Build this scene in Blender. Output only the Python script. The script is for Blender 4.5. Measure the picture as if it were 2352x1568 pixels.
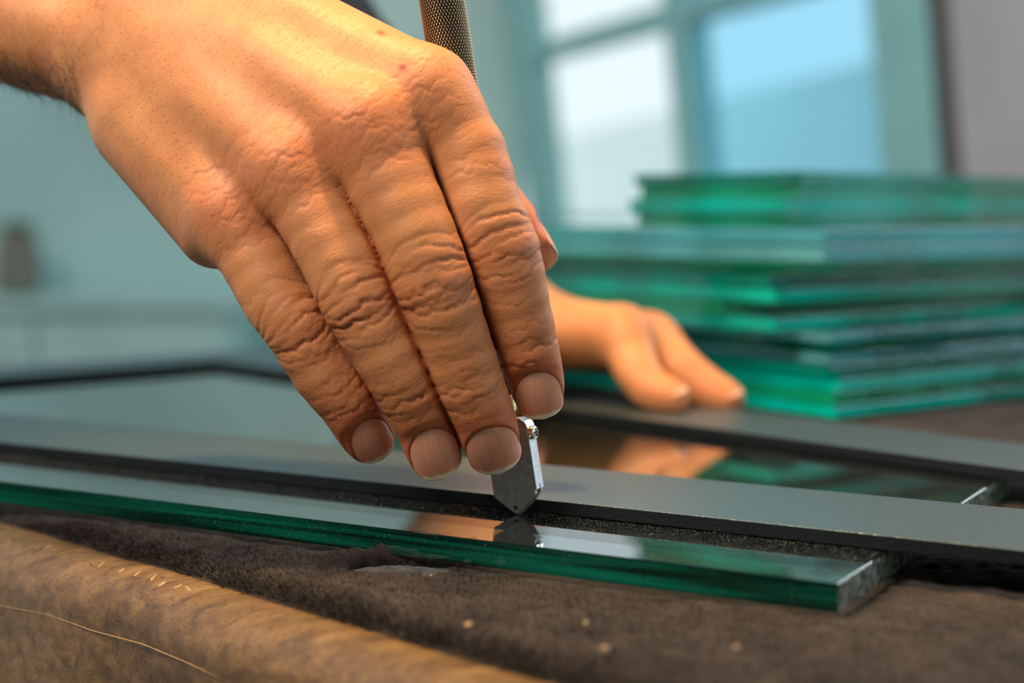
import bpy, math, random
import numpy as np
from mathutils import Vector

random.seed(7)
rng = np.random.default_rng(11)
scene = bpy.context.scene
for o in list(bpy.data.objects):
    bpy.data.objects.remove(o, do_unlink=True)
COL = scene.collection

# ------------------------------------------------------------------ camera
F_PX, HZ, CX, CY = 3600.0, 480.0, 1176.0, 784.0      # focal length and horizon in the 2352x1568 frame
PITCH = math.atan((CY - HZ) / F_PX)
CAM_H = 0.0845
cam_d = bpy.data.cameras.new('camera')
cam_d.sensor_width = 36.0
cam_d.lens = F_PX / 2352.0 * 36.0
cam_d.clip_start = 0.01
cam_d.clip_end = 200
cam = bpy.data.objects.new('camera', cam_d)
cam.location = (0, 0, CAM_H)
cam.rotation_euler = (math.pi / 2 - PITCH, 0, 0)
COL.objects.link(cam)
scene.camera = cam
cam_d.dof.use_dof = True
cam_d.dof.focus_distance = 0.388
cam_d.dof.aperture_fstop = 6.2
cam_d.dof.aperture_blades = 9

# ------------------------------------------------------------------ world and lights
world = bpy.data.worlds.new('world')
scene.world = world
world.use_nodes = True
bg = world.node_tree.nodes['Background']
bg.inputs['Color'].default_value = (0.83, 0.93, 1.0, 1)
bg.inputs['Strength'].default_value = 0.95


def area_light(name, loc, target, size, power, color, size_y=None):
    d = bpy.data.lights.new(name, 'AREA')
    d.energy = power
    d.color = color
    d.size = size
    if size_y:
        d.shape = 'RECTANGLE'
        d.size_y = size_y
    ob = bpy.data.objects.new(name, d)
    ob.location = loc
    ob.rotation_euler = (Vector(target) - Vector(loc)).to_track_quat('-Z', 'Y').to_euler()
    COL.objects.link(ob)
    return ob


bl = bpy.data.lights.new('bench_lamp', 'SPOT')
bl.energy = 50.0
bl.color = (1.0, 0.68, 0.30)
bl.shadow_soft_size = 0.045
bl.spot_size = math.radians(31)
bl.spot_blend = 0.8
blo = bpy.data.objects.new('bench_lamp', bl)
blo.location = (-0.09, 0.44, 0.92)
blo.rotation_euler = (Vector((0.025, 0.455, 0.08)) - Vector(blo.location)).to_track_quat('-Z', 'Y').to_euler()
COL.objects.link(blo)
area_light('fill_light', (-0.75, -0.25, 1.15), (-0.05, 0.40, 0.08), 0.45, 21.0, (1.0, 0.94, 0.85))  # added soft fill from the front left to model the fingers
area_light('window_light', (1.15, 1.25, 0.75), (0.0, 0.42, 0.08), 0.9, 10.0, (0.86, 0.94, 1.0))

scene.view_settings.view_transform = 'Standard'
scene.view_settings.look = 'None'
scene.view_settings.exposure = 0.35
scene.view_settings.gamma = 1.0
scene.view_settings.use_curve_mapping = False
scene.cycles.use_denoising = True
scene.cycles.adaptive_threshold = 0.06
scene.cycles.max_bounces = 11
scene.cycles.transmission_bounces = 12
scene.cycles.transparent_max_bounces = 16
scene.cycles.glossy_bounces = 8
scene.cycles.diffuse_bounces = 3
scene.cycles.volume_bounces = 1
scene.cycles.sample_clamp_indirect = 6.0

# ------------------------------------------------------------------ helpers
_s, _c = math.sin(PITCH), math.cos(PITCH)


def ray(px, py):
    x, y = (px - CX) / F_PX, -(py - CY) / F_PX
    return np.array([x, _c + y * _s, -_s + y * _c])


def at_y(px, py, ymm):
    """world point on the sight line at world Y (mm)"""
    d = ray(px, py)
    return np.array([0, 0, CAM_H]) + d * (ymm * 0.001 / d[1])


def at_z(px, py, z):
    d = ray(px, py)
    return np.array([0, 0, CAM_H]) + d * ((z - CAM_H) / d[2])


def link(name, me, mat=None, parent=None, smooth=False):
    ob = bpy.data.objects.new(name, me)
    COL.objects.link(ob)
    if mat is not None:
        me.materials.append(mat)
    if parent is not None:
        ob.parent = parent
    if smooth:
        me.polygons.foreach_set('use_smooth', np.ones(len(me.polygons), bool))
    return ob


def np_mesh(name, V, Fq):
    """V (n,3); Fq (m,k) with constant k, or a list of lists"""
    me = bpy.data.meshes.new(name)
    if isinstance(Fq, np.ndarray):
        m, k = Fq.shape
        me.vertices.add(len(V))
        me.vertices.foreach_set('co', np.asarray(V, np.float32).ravel())
        me.loops.add(m * k)
        me.loops.foreach_set('vertex_index', Fq.astype(np.int32).ravel())
        me.polygons.add(m)
        me.polygons.foreach_set('loop_start', np.arange(0, m * k, k, dtype=np.int32))
        me.update(calc_edges=True)
        me.validate()
    else:
        me.from_pydata([tuple(map(float, v)) for v in V], [], [list(map(int, f)) for f in Fq])
        me.update()
    return me


def float_attr(me, name, data):
    a = me.attributes.new(name, 'FLOAT', 'POINT')
    a.data.foreach_set('value', np.asarray(data, np.float32))


def vec_attr(me, name, data):
    a = me.attributes.new(name, 'FLOAT_VECTOR', 'POINT')
    a.data.foreach_set('vector', np.asarray(data, np.float32).ravel())


def col_attr(me, name, data):
    a = me.attributes.new(name, 'FLOAT_COLOR', 'POINT')
    d = np.ones((len(data), 4), np.float32)
    d[:, :3] = data
    a.data.foreach_set('color', d.ravel())


def empty(name, loc=(0, 0, 0)):
    o = bpy.data.objects.new(name, None)
    o.empty_display_size = 0.01
    o.location = loc
    COL.objects.link(o)
    return o


def tag(o, label, cat, group=None):
    o['label'] = label
    o['category'] = cat
    if group:
        o['group'] = group
    return o


def structure(o):
    o['kind'] = 'structure'
    return o


def prism(name, poly, z0, z1, mat, bevel=0.0, parent=None, seg=2):
    """polygon (list of xy, counter-clockwise) extruded from z0 to z1, optional bevel"""
    import bmesh
    bm = bmesh.new()
    vs = [bm.verts.new((p[0], p[1], z0)) for p in poly]
    f = bm.faces.new(vs)
    r = bmesh.ops.extrude_face_region(bm, geom=[f])
    for v in r['geom']:
        if isinstance(v, bmesh.types.BMVert):
            v.co.z = z1
    bmesh.ops.recalc_face_normals(bm, faces=bm.faces)
    if bevel:
        bmesh.ops.bevel(bm, geom=list(bm.edges), offset=bevel, segments=seg, affect='EDGES', profile=0.5)
    me = bpy.data.meshes.new(name)
    bm.to_mesh(me)
    bm.free()
    return link(name, me, mat, parent)


# ------------------------------------------------------------------ material helpers
def new_mat(name):
    m = bpy.data.materials.new(name)
    m.use_nodes = True
    nt = m.node_tree
    b = nt.nodes['Principled BSDF']
    return m, nt, b


def nd(nt, kind, **kw):
    n = nt.nodes.new(kind)
    for k, v in kw.items():
        if k in ('operation', 'blend_type', 'data_type', 'feature', 'noise_dimensions', 'attribute_name', 'wave_type',
                 'bands_direction', 'voronoi_dimensions', 'distance', 'wave_profile', 'rings_direction', 'clamp'):
            setattr(n, k, v)
        else:
            n.inputs[k.replace('_', ' ')].default_value = v
    return n


def ramp(nt, src, stops):
    r = nt.nodes.new('ShaderNodeValToRGB')
    e = r.color_ramp.elements
    while len(e) < len(stops):
        e.new(0.5)
    for i, (p, c) in enumerate(stops):
        e[i].position = p
        e[i].color = c if len(c) == 4 else (*c, 1)
    nt.links.new(src, r.inputs[0])
    return r


def simple_mat(name, color, rough=0.5, metal=0.0, noise=0.0, scale=50.0, bump=0.0, bscale=200.0):
    m, nt, b = new_mat(name)
    b.inputs['Base Color'].default_value = (*color, 1)
    b.inputs['Roughness'].default_value = rough
    b.inputs['Metallic'].default_value = metal
    tc = nt.nodes.new('ShaderNodeTexCoord')
    if noise:
        n = nd(nt, 'ShaderNodeTexNoise', Scale=scale, Detail=5.0)
        nt.links.new(tc.outputs['Object'], n.inputs['Vector'])
        lo = tuple(max(0, c * (1 - noise)) for c in color)
        hi = tuple(min(1, c * (1 + noise)) for c in color)
        r = ramp(nt, n.outputs['Fac'], [(0.3, lo), (0.7, hi)])
        nt.links.new(r.outputs[0], b.inputs['Base Color'])
    if bump:
        n2 = nd(nt, 'ShaderNodeTexNoise', Scale=bscale, Detail=4.0)
        nt.links.new(tc.outputs['Object'], n2.inputs['Vector'])
        bp = nd(nt, 'ShaderNodeBump', Strength=1.0, Distance=bump)
        nt.links.new(n2.outputs['Fac'], bp.inputs['Height'])
        nt.links.new(bp.outputs[0], b.inputs['Normal'])
    return m


def glass_mat(name, absorb=(0.02, 0.82, 0.70), density=20.0, swirl=0.0, rough=0.0, ground=0.0, gcol=(0.010, 0.30, 0.20), gscale=14.0, end_dir=None, streak=False):
    m, nt, b = new_mat(name)
    out = nt.nodes['Material Output']
    b.inputs['Base Color'].default_value = (1, 1, 1, 1)
    b.inputs['Roughness'].default_value = rough
    b.inputs['IOR'].default_value = 1.5
    b.inputs['Transmission Weight'].default_value = 1.0
    if ground:                           # seamed edges scatter some light
        df = nt.nodes.new('ShaderNodeBsdfDiffuse')
        df.inputs[0].default_value = (*gcol, 1)
        g_ = nt.nodes.new('ShaderNodeNewGeometry')
        s_ = nt.nodes.new('ShaderNodeSeparateXYZ')
        nt.links.new(g_.outputs['True Normal'], s_.inputs[0])
        a_ = nd(nt, 'ShaderNodeMath', operation='ABSOLUTE')
        nt.links.new(s_.outputs['Z'], a_.inputs[0])
        l_ = nd(nt, 'ShaderNodeMath', operation='LESS_THAN')
        nt.links.new(a_.outputs[0], l_.inputs[0]); l_.inputs[1].default_value = 0.5
        tcg = nt.nodes.new('ShaderNodeTexCoord')
        ng = nd(nt, 'ShaderNodeTexNoise', Scale=gscale, Detail=2.0)
        nt.links.new(tcg.outputs['Object'], ng.inputs['Vector'])
        if streak:                       # fans of fracture lines in the cut edge
            mpg = nt.nodes.new('ShaderNodeMapping')
            mpg.inputs['Rotation'].default_value = (0.16, -0.20, 0.5)
            mpg.inputs['Scale'].default_value = (7, 7, 260)
            nt.links.new(tcg.outputs['Object'], mpg.inputs['Vector'])
            ng.inputs['Scale'].default_value = 1.0
            ng.inputs['Distortion'].default_value = 1.6
            nt.links.new(mpg.outputs[0], ng.inputs['Vector'])
            nb_ = nd(nt, 'ShaderNodeTexNoise', Scale=gscale, Detail=1.0)
            nt.links.new(tcg.outputs['Object'], nb_.inputs['Vector'])
            av = nd(nt, 'ShaderNodeMath', operation='MULTIPLY_ADD')
            nt.links.new(nb_.outputs['Fac'], av.inputs[0]); av.inputs[1].default_value = 0.9
            nt.links.new(ng.outputs['Fac'], av.inputs[2])
            hv = nd(nt, 'ShaderNodeMath', operation='MULTIPLY'); hv.inputs[1].default_value = 0.53
            nt.links.new(av.outputs[0], hv.inputs[0])
            ng = hv
        rg = ramp(nt, ng.outputs[0], [(0.44, (ground * (0.08 if streak else 0.45),) * 3), (0.62, (ground,) * 3)])
        f_ = nd(nt, 'ShaderNodeMath', operation='MULTIPLY')
        nt.links.new(l_.outputs[0], f_.inputs[0]); nt.links.new(rg.outputs[0], f_.inputs[1])
        ms = nt.nodes.new('ShaderNodeMixShader')
        nt.links.new(f_.outputs[0], ms.inputs[0])
        nt.links.new(b.outputs[0], ms.inputs[1]); nt.links.new(df.outputs[0], ms.inputs[2])
        nt.links.new(ms.outputs[0], out.inputs['Surface'])
        if end_dir:                      # the sawn end is frosted pale grey
            vd = nd(nt, 'ShaderNodeVectorMath', operation='DOT_PRODUCT')
            nt.links.new(g_.outputs['True Normal'], vd.inputs[0]); vd.inputs[1].default_value = end_dir
            gt_ = nd(nt, 'ShaderNodeMath', operation='GREATER_THAN')
            nt.links.new(vd.outputs['Value'], gt_.inputs[0]); gt_.inputs[1].default_value = 0.9
            ne = nd(nt, 'ShaderNodeTexNoise', Scale=500.0, Detail=3.0)
            nt.links.new(tcg.outputs['Object'], ne.inputs['Vector'])
            re_ = ramp(nt, ne.outputs['Fac'], [(0.40, (0.12,) * 3), (0.62, (0.75,) * 3)])
            fe = nd(nt, 'ShaderNodeMath', operation='MULTIPLY')
            nt.links.new(gt_.outputs[0], fe.inputs[0]); nt.links.new(re_.outputs[0], fe.inputs[1])
            de = nt.nodes.new('ShaderNodeBsdfDiffuse')
            de.inputs[0].default_value = (0.30, 0.32, 0.28, 1)
            m2 = nt.nodes.new('ShaderNodeMixShader')
            nt.links.new(fe.outputs[0], m2.inputs[0]); nt.links.new(ms.outputs[0], m2.inputs[1]); nt.links.new(de.outputs[0], m2.inputs[2])
            nt.links.new(m2.outputs[0], out.inputs['Surface'])
    va = nt.nodes.new('ShaderNodeVolumeAbsorption')
    va.inputs['Color'].default_value = (*absorb, 1)
    va.inputs['Density'].default_value = density
    nt.links.new(va.outputs[0], out.inputs['Volume'])
    if swirl:
        tc = nt.nodes.new('ShaderNodeTexCoord')
        geo = nt.nodes.new('ShaderNodeNewGeometry')
        sep = nt.nodes.new('ShaderNodeSeparateXYZ')
        nt.links.new(geo.outputs['True Normal'], sep.inputs[0])
        ab = nd(nt, 'ShaderNodeMath', operation='ABSOLUTE')
        nt.links.new(sep.outputs['Z'], ab.inputs[0])
        inv = nd(nt, 'ShaderNodeMath', operation='LESS_THAN')
        nt.links.new(ab.outputs[0], inv.inputs[0])
        inv.inputs[1].default_value = 0.5
        mp = nt.nodes.new('ShaderNodeMapping')
        mp.inputs['Scale'].default_value = (1, 1, 5)
        mp.inputs['Rotation'].default_value = (0.25, -0.3, 0)
        nt.links.new(tc.outputs['Object'], mp.inputs['Vector'])
        n = nd(nt, 'ShaderNodeTexNoise', Scale=24.0, Detail=1.0, Distortion=0.8)
        nt.links.new(mp.outputs[0], n.inputs['Vector'])
        mul = nd(nt, 'ShaderNodeMath', operation='MULTIPLY')
        nt.links.new(n.outputs['Fac'], mul.inputs[0])
        nt.links.new(inv.outputs[0], mul.inputs[1])
        bp = nd(nt, 'ShaderNodeBump', Strength=1.0, Distance=swirl)
        nt.links.new(mul.outputs[0], bp.inputs['Height'])
        nt.links.new(bp.outputs[0], b.inputs['Normal'])
    return m


# ------------------------------------------------------------------ dimensions of the bench
GT = 0.0065            # top of the near glass sheet (its underside lies on the felt at z = 0)
BAR_T = 0.0035
tp = np.array([0.7071, -0.7071])      # along the bench front edge
tq = np.array([0.7071, 0.7071])       # from the front edge into the bench
Q0 = 0.212                            # q of the felt front edge


def pq(p, q):
    return tp * p + tq * q


# ------------------------------------------------------------------ room: walls, window, floor
MAT = {}
MAT['teal_wall'] = simple_mat('teal_wall', (0.56, 0.80, 0.77), 0.35, noise=0.20, scale=1.6)
MAT['frame_teal'] = simple_mat('frame_teal', (0.34, 0.66, 0.66), 0.5, noise=0.08, scale=6)
MAT['post_brown'] = simple_mat('post_brown', (0.09, 0.065, 0.06), 0.6, noise=0.1, scale=8)
MAT['pink_wall'] = simple_mat('pink_wall', (0.56, 0.51, 0.52), 0.7, noise=0.1, scale=4)
MAT['floor'] = simple_mat('floor_concrete', (0.12, 0.16, 0.15), 0.6, noise=0.2, scale=3)
MAT['house'] = simple_mat('house_render', (0.72, 0.80, 0.78), 0.9, noise=0.05, scale=2)


def box_between(name, a, b, zlo, zhi, th, mat, parent=None, lean=None):
    """upright slab from xy a to xy b, thickness th behind it; lean = xy shift per metre of height"""
    a, b = np.array(a, float), np.array(b, float)
    d = (b - a) / np.linalg.norm(b - a)
    n = np.array([-d[1], d[0]]) * th
    V = []
    for z in (zlo, zhi):
        s = (np.array(lean) * (z - CAM_H)) if lean is not None else np.zeros(2)
        for p in (a, b, b + n, a + n):
            V.append((p[0] + s[0], p[1] + s[1], z))
    Fc = [[3, 2, 1, 0], [4, 5, 6, 7], [0, 1, 5, 4], [1, 2, 6, 5], [2, 3, 7, 6], [3, 0, 4, 7]]
    return link(name, np_mesh(name, np.array(V), Fc), mat, parent)


structure(box_between('wall_back', (-3.2, 3.15), (0.02, 3.15), -0.9, 3.2, 0.1, MAT['teal_wall']))
prf = np.array([(-3.4, -1.8), (3.4, -1.8), (3.4, 4.0), (-3.4, 4.0)])
MAT['ceiling'] = simple_mat('ceiling_paint', (0.74, 0.77, 0.76), 0.8, noise=0.05, scale=3)
structure(prism('ceiling', np.array([(-3.4, -1.7), (3.4, -1.7), (3.4, 3.3), (-3.4, 3.3)]), 3.2, 3.25, MAT['ceiling']))
MAT['front_wall'] = simple_mat('front_wall_paint', (0.20, 0.175, 0.15), 0.8, noise=0.1, scale=3)
structure(prism('wall_front', np.array([(-3.4, -1.75), (2.2, -1.75), (2.2, -1.65), (-3.4, -1.65)]), -0.9, 3.2, MAT['front_wall']))
structure(prism('wall_left', np.array([(-3.5, -1.65), (-3.4, -1.65), (-3.4, 0.9), (-3.5, 0.9)]), -0.9, 3.2, MAT['front_wall']))
structure(prism('floor', prf, -0.95, -0.9, MAT['floor']))

# the glazed side wall, seen at a shallow angle; u runs from its far end (0) to its near end (1)
WA, WB = np.array([0.030, 3.15]), np.array([0.560, 1.55])
WD = (WB - WA) / np.linalg.norm(WB - WA)
WL = np.linalg.norm(WB - WA)
LEAN = np.array([-0.115, -0.04])


def wall_at_px(px):
    """distance along the side wall where the sight line of column px meets it"""
    k = (px - CX) / F_PX
    t = (k * WA[1] - WA[0]) / (WD[0] - k * WD[1])
    return t


def wseg(name, t0, t1, zlo, zhi, mat, th=0.04, parent=None, off=0.0):
    nrm = np.array([-WD[1], WD[0]])
    return box_between(name, WA + WD * t0 + nrm * off, WA + WD * t1 + nrm * off, zlo, zhi, th, mat, parent, LEAN)


def elev(px, py):
    """world z on the side wall for a pixel"""
    t = wall_at_px(px)
    y = (WA + WD * t)[1]
    return at_y(px, py, y * 1000)[2]


t_l, t_m0, t_m1, t_r, t_e = [wall_at_px(v) for v in (1262, 1566, 1612, 2030, 2165)]
z_sill = elev(1270, 500)
ztop = 1.6
wroot = structure(empty('window_1', (*WA, -0.9)))


def wpart(name, *a, **k):
    o = wseg(name, *a, **k)
    o.parent = wroot
    o.matrix_parent_inverse = wroot.matrix_world.inverted()
    o.location = (-WA[0], -WA[1], 0.9)
    o.matrix_parent_inverse.identity()
    return o


MP = {}


def pane_mat(name, tint, gloss=0.06):
    m, nt, b = new_mat(name)
    out = nt.nodes['Material Output']
    tr = nt.nodes.new('ShaderNodeBsdfTransparent')
    tr.inputs[0].default_value = (*tint, 1)
    gl = nt.nodes.new('ShaderNodeBsdfGlossy')
    gl.inputs['Roughness'].default_value = 0.02
    mx = nt.nodes.new('ShaderNodeMixShader')
    mx.inputs[0].default_value = gloss
    nt.links.new(tr.outputs[0], mx.inputs[1])
    nt.links.new(gl.outputs[0], mx.inputs[2])
    nt.links.new(mx.outputs[0], out.inputs['Surface'])
    nt.nodes.remove(b)
    return m


MP['clear'] = pane_mat('pane_clear', (0.97, 0.98, 0.97))
MP['blue'] = pane_mat('pane_blue', (0.62, 0.85, 0.93))
FT = MAT['frame_teal']
wpart('window_frame', 0.0, t_l, z_sill - 0.02, ztop, FT)
wpart('mullion', t_m0, t_m1, z_sill - 0.02, ztop, FT)
wpart('window_frame', t_r, t_e, z_sill - 0.3, ztop, MAT['frame_teal'])
wpart('window_sill', 0.0, t_e, -0.9, z_sill, FT, th=0.06)
z_tr = elev(1400, 85)
wpart('transom', t_l, t_m0, z_tr - 0.016, z_tr + 0.016, FT)
wpart('transom', t_m1, t_r, z_tr - 0.016, z_tr + 0.016, FT)
wpart('window_frame', 0.0, t_e, ztop, ztop + 0.1, FT)
for (a0, a1, mk) in ((t_l, t_m0, 'clear'), (t_m1, t_r, 'blue')):
    for (b0, b1) in ((z_sill, z_tr - 0.016), (z_tr + 0.016, ztop)):
        wpart('pane', a0, a1, b0, b1, MP[mk], th=0.004, off=0.015)
structure(wseg('trim_1', t_e, wall_at_px(2212), -0.9, 1.7, MAT['post_brown'], th=0.06))
structure(wseg('wall_right', wall_at_px(2212), WL + 0.4, -0.9, 1.7, MAT['pink_wall'], th=0.05))

# a pale building outside the window: its roof line climbs to the right in the view
o = box_between('neighbour_building', (0.05, 10.2), (1.25, 2.6), -0.9, CAM_H + 0.40, 0.2, MAT['house'])
tag(o, 'pale rendered building seen outside through the lower window panes', 'building')

# ------------------------------------------------------------------ work table and felt
m, nt, b = new_mat('bench_wood')
tc = nt.nodes.new('ShaderNodeTexCoord')
mp = nt.nodes.new('ShaderNodeMapping')
mp.inputs['Rotation'].default_value = (0, 0, math.radians(45))
mp.inputs['Scale'].default_value = (0.8, 11.0, 11.0)
nt.links.new(tc.outputs['Object'], mp.inputs['Vector'])
n1 = nd(nt, 'ShaderNodeTexNoise', Scale=22.0, Detail=8.0, Roughness=0.62, Distortion=0.6)
nt.links.new(mp.outputs[0], n1.inputs['Vector'])
r1 = ramp(nt, n1.outputs['Fac'], [(0.30, (0.066, 0.030, 0.009)), (0.5, (0.140, 0.071, 0.022)), (0.70, (0.215, 0.118, 0.040))])
mp2 = nt.nodes.new('ShaderNodeMapping')
mp2.inputs['Rotation'].default_value = (0, 0, math.radians(45))
mp2.inputs['Scale'].default_value = (1.5, 20.0, 20.0)
nt.links.new(tc.outputs['Object'], mp2.inputs['Vector'])
n2 = nd(nt, 'ShaderNodeTexNoise', Scale=95.0, Detail=2.0)
nt.links.new(mp2.outputs[0], n2.inputs['Vector'])
r2 = ramp(nt, n2.outputs['Fac'], [(0.60, (1, 1, 1)), (0.66, (0.42, 0.28, 0.20))])
mixm = nd(nt, 'ShaderNodeMixRGB', blend_type='MULTIPLY', Fac=1.0)
nt.links.new(r1.outputs[0], mixm.inputs[1])
nt.links.new(r2.outputs[0], mixm.inputs[2])
n3 = nd(nt, 'ShaderNodeTexNoise', Scale=26.0, Detail=8.0, Roughness=0.72)
nt.links.new(tc.outputs['Object'], n3.inputs['Vector'])
r3 = ramp(nt, n3.outputs['Fac'], [(0.36, (0.42, 0.35, 0.29)), (0.52, (1.0, 1.0, 1.0))])
mixd = nd(nt, 'ShaderNodeMixRGB', blend_type='MULTIPLY', Fac=0.75)
nt.links.new(mixm.outputs[0], mixd.inputs[1])
nt.links.new(r3.outputs[0], mixd.inputs[2])
nt.links.new(mixd.outputs[0], b.inputs['Base Color'])
b.inputs['Roughness'].default_value = 0.5
bp = nd(nt, 'ShaderNodeBump', Strength=0.6, Distance=0.00025)
nt.links.new(n1.outputs['Fac'], bp.inputs['Height'])
nt.links.new(bp.outputs[0], b.inputs['Normal'])
MAT['wood'] = m
MAT['board'] = simple_mat('board', (0.15, 0.105, 0.07), 0.7, noise=0.4, scale=90)
MAT['chip'] = simple_mat('chip', (0.30, 0.19, 0.10), 0.7, noise=0.3, scale=400)
MAT['scratch'] = simple_mat('scratch', (0.29, 0.175, 0.08), 0.6, noise=0.2, scale=600)
MAT['gouge'] = simple_mat('gouge', (0.012, 0.011, 0.014), 0.7)
MAT['leg'] = simple_mat('table_leg', (0.16, 0.10, 0.05), 0.6, noise=0.2, scale=20)

PL, PR, QB = -0.735, 0.55, 1.25
troot = empty('work_table', (*pq(0, 0.7), -0.9))
TL = np.array([*pq(0, 0.7), -0.9])


def tpart(name, me, mat, smooth=False):
    ob = link(name, me, mat, troot, smooth)
    ob.location = tuple(-TL)
    return ob


tag(troot, 'wooden work table with a scuffed rounded front rail', 'table')
# front rail: rounded profile swept along p
prof = []
RR = 0.0125
qf = Q0 - 0.0135
prof.append((Q0 + 0.03, -0.0057))
for k in range(13):
    a = math.pi / 2 + (math.pi / 2) * k / 12
    prof.append((qf + RR + RR * math.cos(a), -0.0057 - RR + RR * math.sin(a) * 1.0))
prof.append((qf, -0.075))
prof.append((Q0 + 0.03, -0.075))
NP_ = 160
ps = np.linspace(PL, PR, NP_)
V = []
for i, p in enumerate(ps):
    for (q, z) in prof:
        wob = 0.0005 * math.sin(p * 37 + 1.3) + 0.0004 * math.sin(p * 91)
        xy = pq(p, q + (wob if q < Q0 + 0.02 else 0))
        V.append((xy[0], xy[1], z + 0.3 * wob))
K = len(prof)
Fc = []
for i in range(NP_ - 1):
    for k in range(K):
        k2 = (k + 1) % K
        Fc.append([i * K + k, i * K + k2, (i + 1) * K + k2, (i + 1) * K + k])
Fc.append(list(range(K))[::-1])
Fc.append([(NP_ - 1) * K + k for k in range(K)])
import bmesh
me = np_mesh('front_rail', np.array(V), Fc)
bm = bmesh.new(); bm.from_mesh(me); bmesh.ops.recalc_face_normals(bm, faces=bm.faces); bm.to_mesh(me); bm.free()
rail = tpart('front_rail', me, MAT['wood'], True)
md = rail.modifiers.new('es', 'EDGE_SPLIT'); md.split_angle = math.radians(50)


def pq_poly(p0, p1, q0, q1):
    return [pq(p0, q0), pq(p1, q0), pq(p1, q1), pq(p0, q1)]


o = prism('table_top', pq_poly(PL, PR, Q0 + 0.0305, QB), -0.040, -0.0056, MAT['board'], parent=troot)
o.location = tuple(-TL)
for (p, q) in ((PL + 0.06, Q0 + 0.08), (PR - 0.06, Q0 + 0.08), (PL + 0.06, QB - 0.08), (PR - 0.06, QB - 0.08)):
    o = prism('leg', pq_poly(p - 0.035, p + 0.035, q - 0.035, q + 0.035), -0.9, -0.0402 if q > 0.5 else -0.0755, MAT['leg'], parent=troot)
    o.location = tuple(-TL)

# --- felt mat
m, nt, b = new_mat('felt')
tc = nt.nodes.new('ShaderNodeTexCoord')
n1 = nd(nt, 'ShaderNodeTexNoise', Scale=55.0, Detail=8.0, Roughness=0.7)
nt.links.new(tc.outputs['Object'], n1.inputs['Vector'])
r1 = ramp(nt, n1.outputs['Fac'], [(0.3, (0.009, 0.0065, 0.0055)), (0.5, (0.026, 0.019, 0.016)), (0.75, (0.058, 0.043, 0.036))])
n2 = nd(nt, 'ShaderNodeTexVoronoi', Scale=420.0)
nt.links.new(tc.outputs['Object'], n2.inputs['Vector'])
r2 = ramp(nt, n2.outputs['Distance'], [(0.02, (0.35, 0.24, 0.14)), (0.075, (0, 0, 0))])
n3 = nd(nt, 'ShaderNodeTexNoise', Scale=130.0)
nt.links.new(tc.outputs['Object'], n3.inputs['Vector'])
r3 = ramp(nt, n3.outputs['Fac'], [(0.58, (0, 0, 0)), (0.66, (1, 1, 1))])
mu = nd(nt, 'ShaderNodeMixRGB', blend_type='MULTIPLY', Fac=1.0)
nt.links.new(r2.outputs[0], mu.inputs[1])
nt.links.new(r3.outputs[0], mu.inputs[2])
ad = nd(nt, 'ShaderNodeMixRGB', blend_type='ADD', Fac=1.0)
nt.links.new(r1.outputs[0], ad.inputs[1])
nt.links.new(mu.outputs[0], ad.inputs[2])
nt.links.new(ad.outputs[0], b.inputs['Base Color'])
b.inputs['Roughness'].default_value = 1.0
b.inputs['Specular IOR Level'].default_value = 0.1
b.inputs['Sheen Weight'].default_value = 0.12
b.inputs['Sheen Tint'].default_value = (0.8, 0.65, 0.55, 1)
n4 = nd(nt, 'ShaderNodeTexNoise', Scale=900.0, Detail=4.0, Roughness=0.7)
nt.links.new(tc.outputs['Object'], n4.inputs['Vector'])
bp = nd(nt, 'ShaderNodeBump', Strength=1.0, Distance=0.0007)
nt.links.new(n4.outputs['Fac'], bp.inputs['Height'])
nt.links.new(bp.outputs[0], b.inputs['Normal'])
MAT['felt'] = m


def vnoise(x, y, seed=0):
    """cheap smooth 2-D noise, x and y arrays in cells"""
    xi, yi = np.floor(x).astype(int), np.floor(y).astype(int)
    xf, yf = x - xi, y - yi
    u, v = xf * xf * (3 - 2 * xf), yf * yf * (3 - 2 * yf)

    def h(a, b_):
        n = (a * 374761393 + b_ * 668265263 + seed * 982451653) & 0x7fffffff
        n = ((n ^ (n >> 13)) * 1274126177) & 0x7fffffff
        return ((n ^ (n >> 16)) & 0xffff) / 65535.0
    return (h(xi, yi) * (1 - u) + h(xi + 1, yi) * u) * (1 - v) + (h(xi, yi + 1) * (1 - u) + h(xi + 1, yi + 1) * u) * v


def to_pq(xy):
    return np.array([xy[0] * tp[0] + xy[1] * tp[1], xy[0] * tq[0] + xy[1] * tq[1]])


HC = to_pq(at_z(925, 1318, -0.003))           # centre of the tear in the felt
HA, HB = 0.0165, 0.0085
HDIR = at_z(1035, 1322, -0.003)[:2] - at_z(835, 1322, -0.003)[:2]
HDIR = to_pq(HDIR / np.linalg.norm(HDIR))
HNOR = np.array([-HDIR[1], HDIR[0]])
if HNOR[1] < 0:
    HNOR = -HNOR


def tear(P, Q):
    dp, dq = P - HC[0], Q - HC[1]
    a = (dp * HDIR[0] + dq * HDIR[1])
    c = (dp * HNOR[0] + dq * HNOR[1])
    wob = 0.8 + 0.5 * vnoise(P * 160, Q * 160, 3)
    return np.sqrt((a / HA) ** 2 + (c / HB) ** 2) * wob, c


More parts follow.
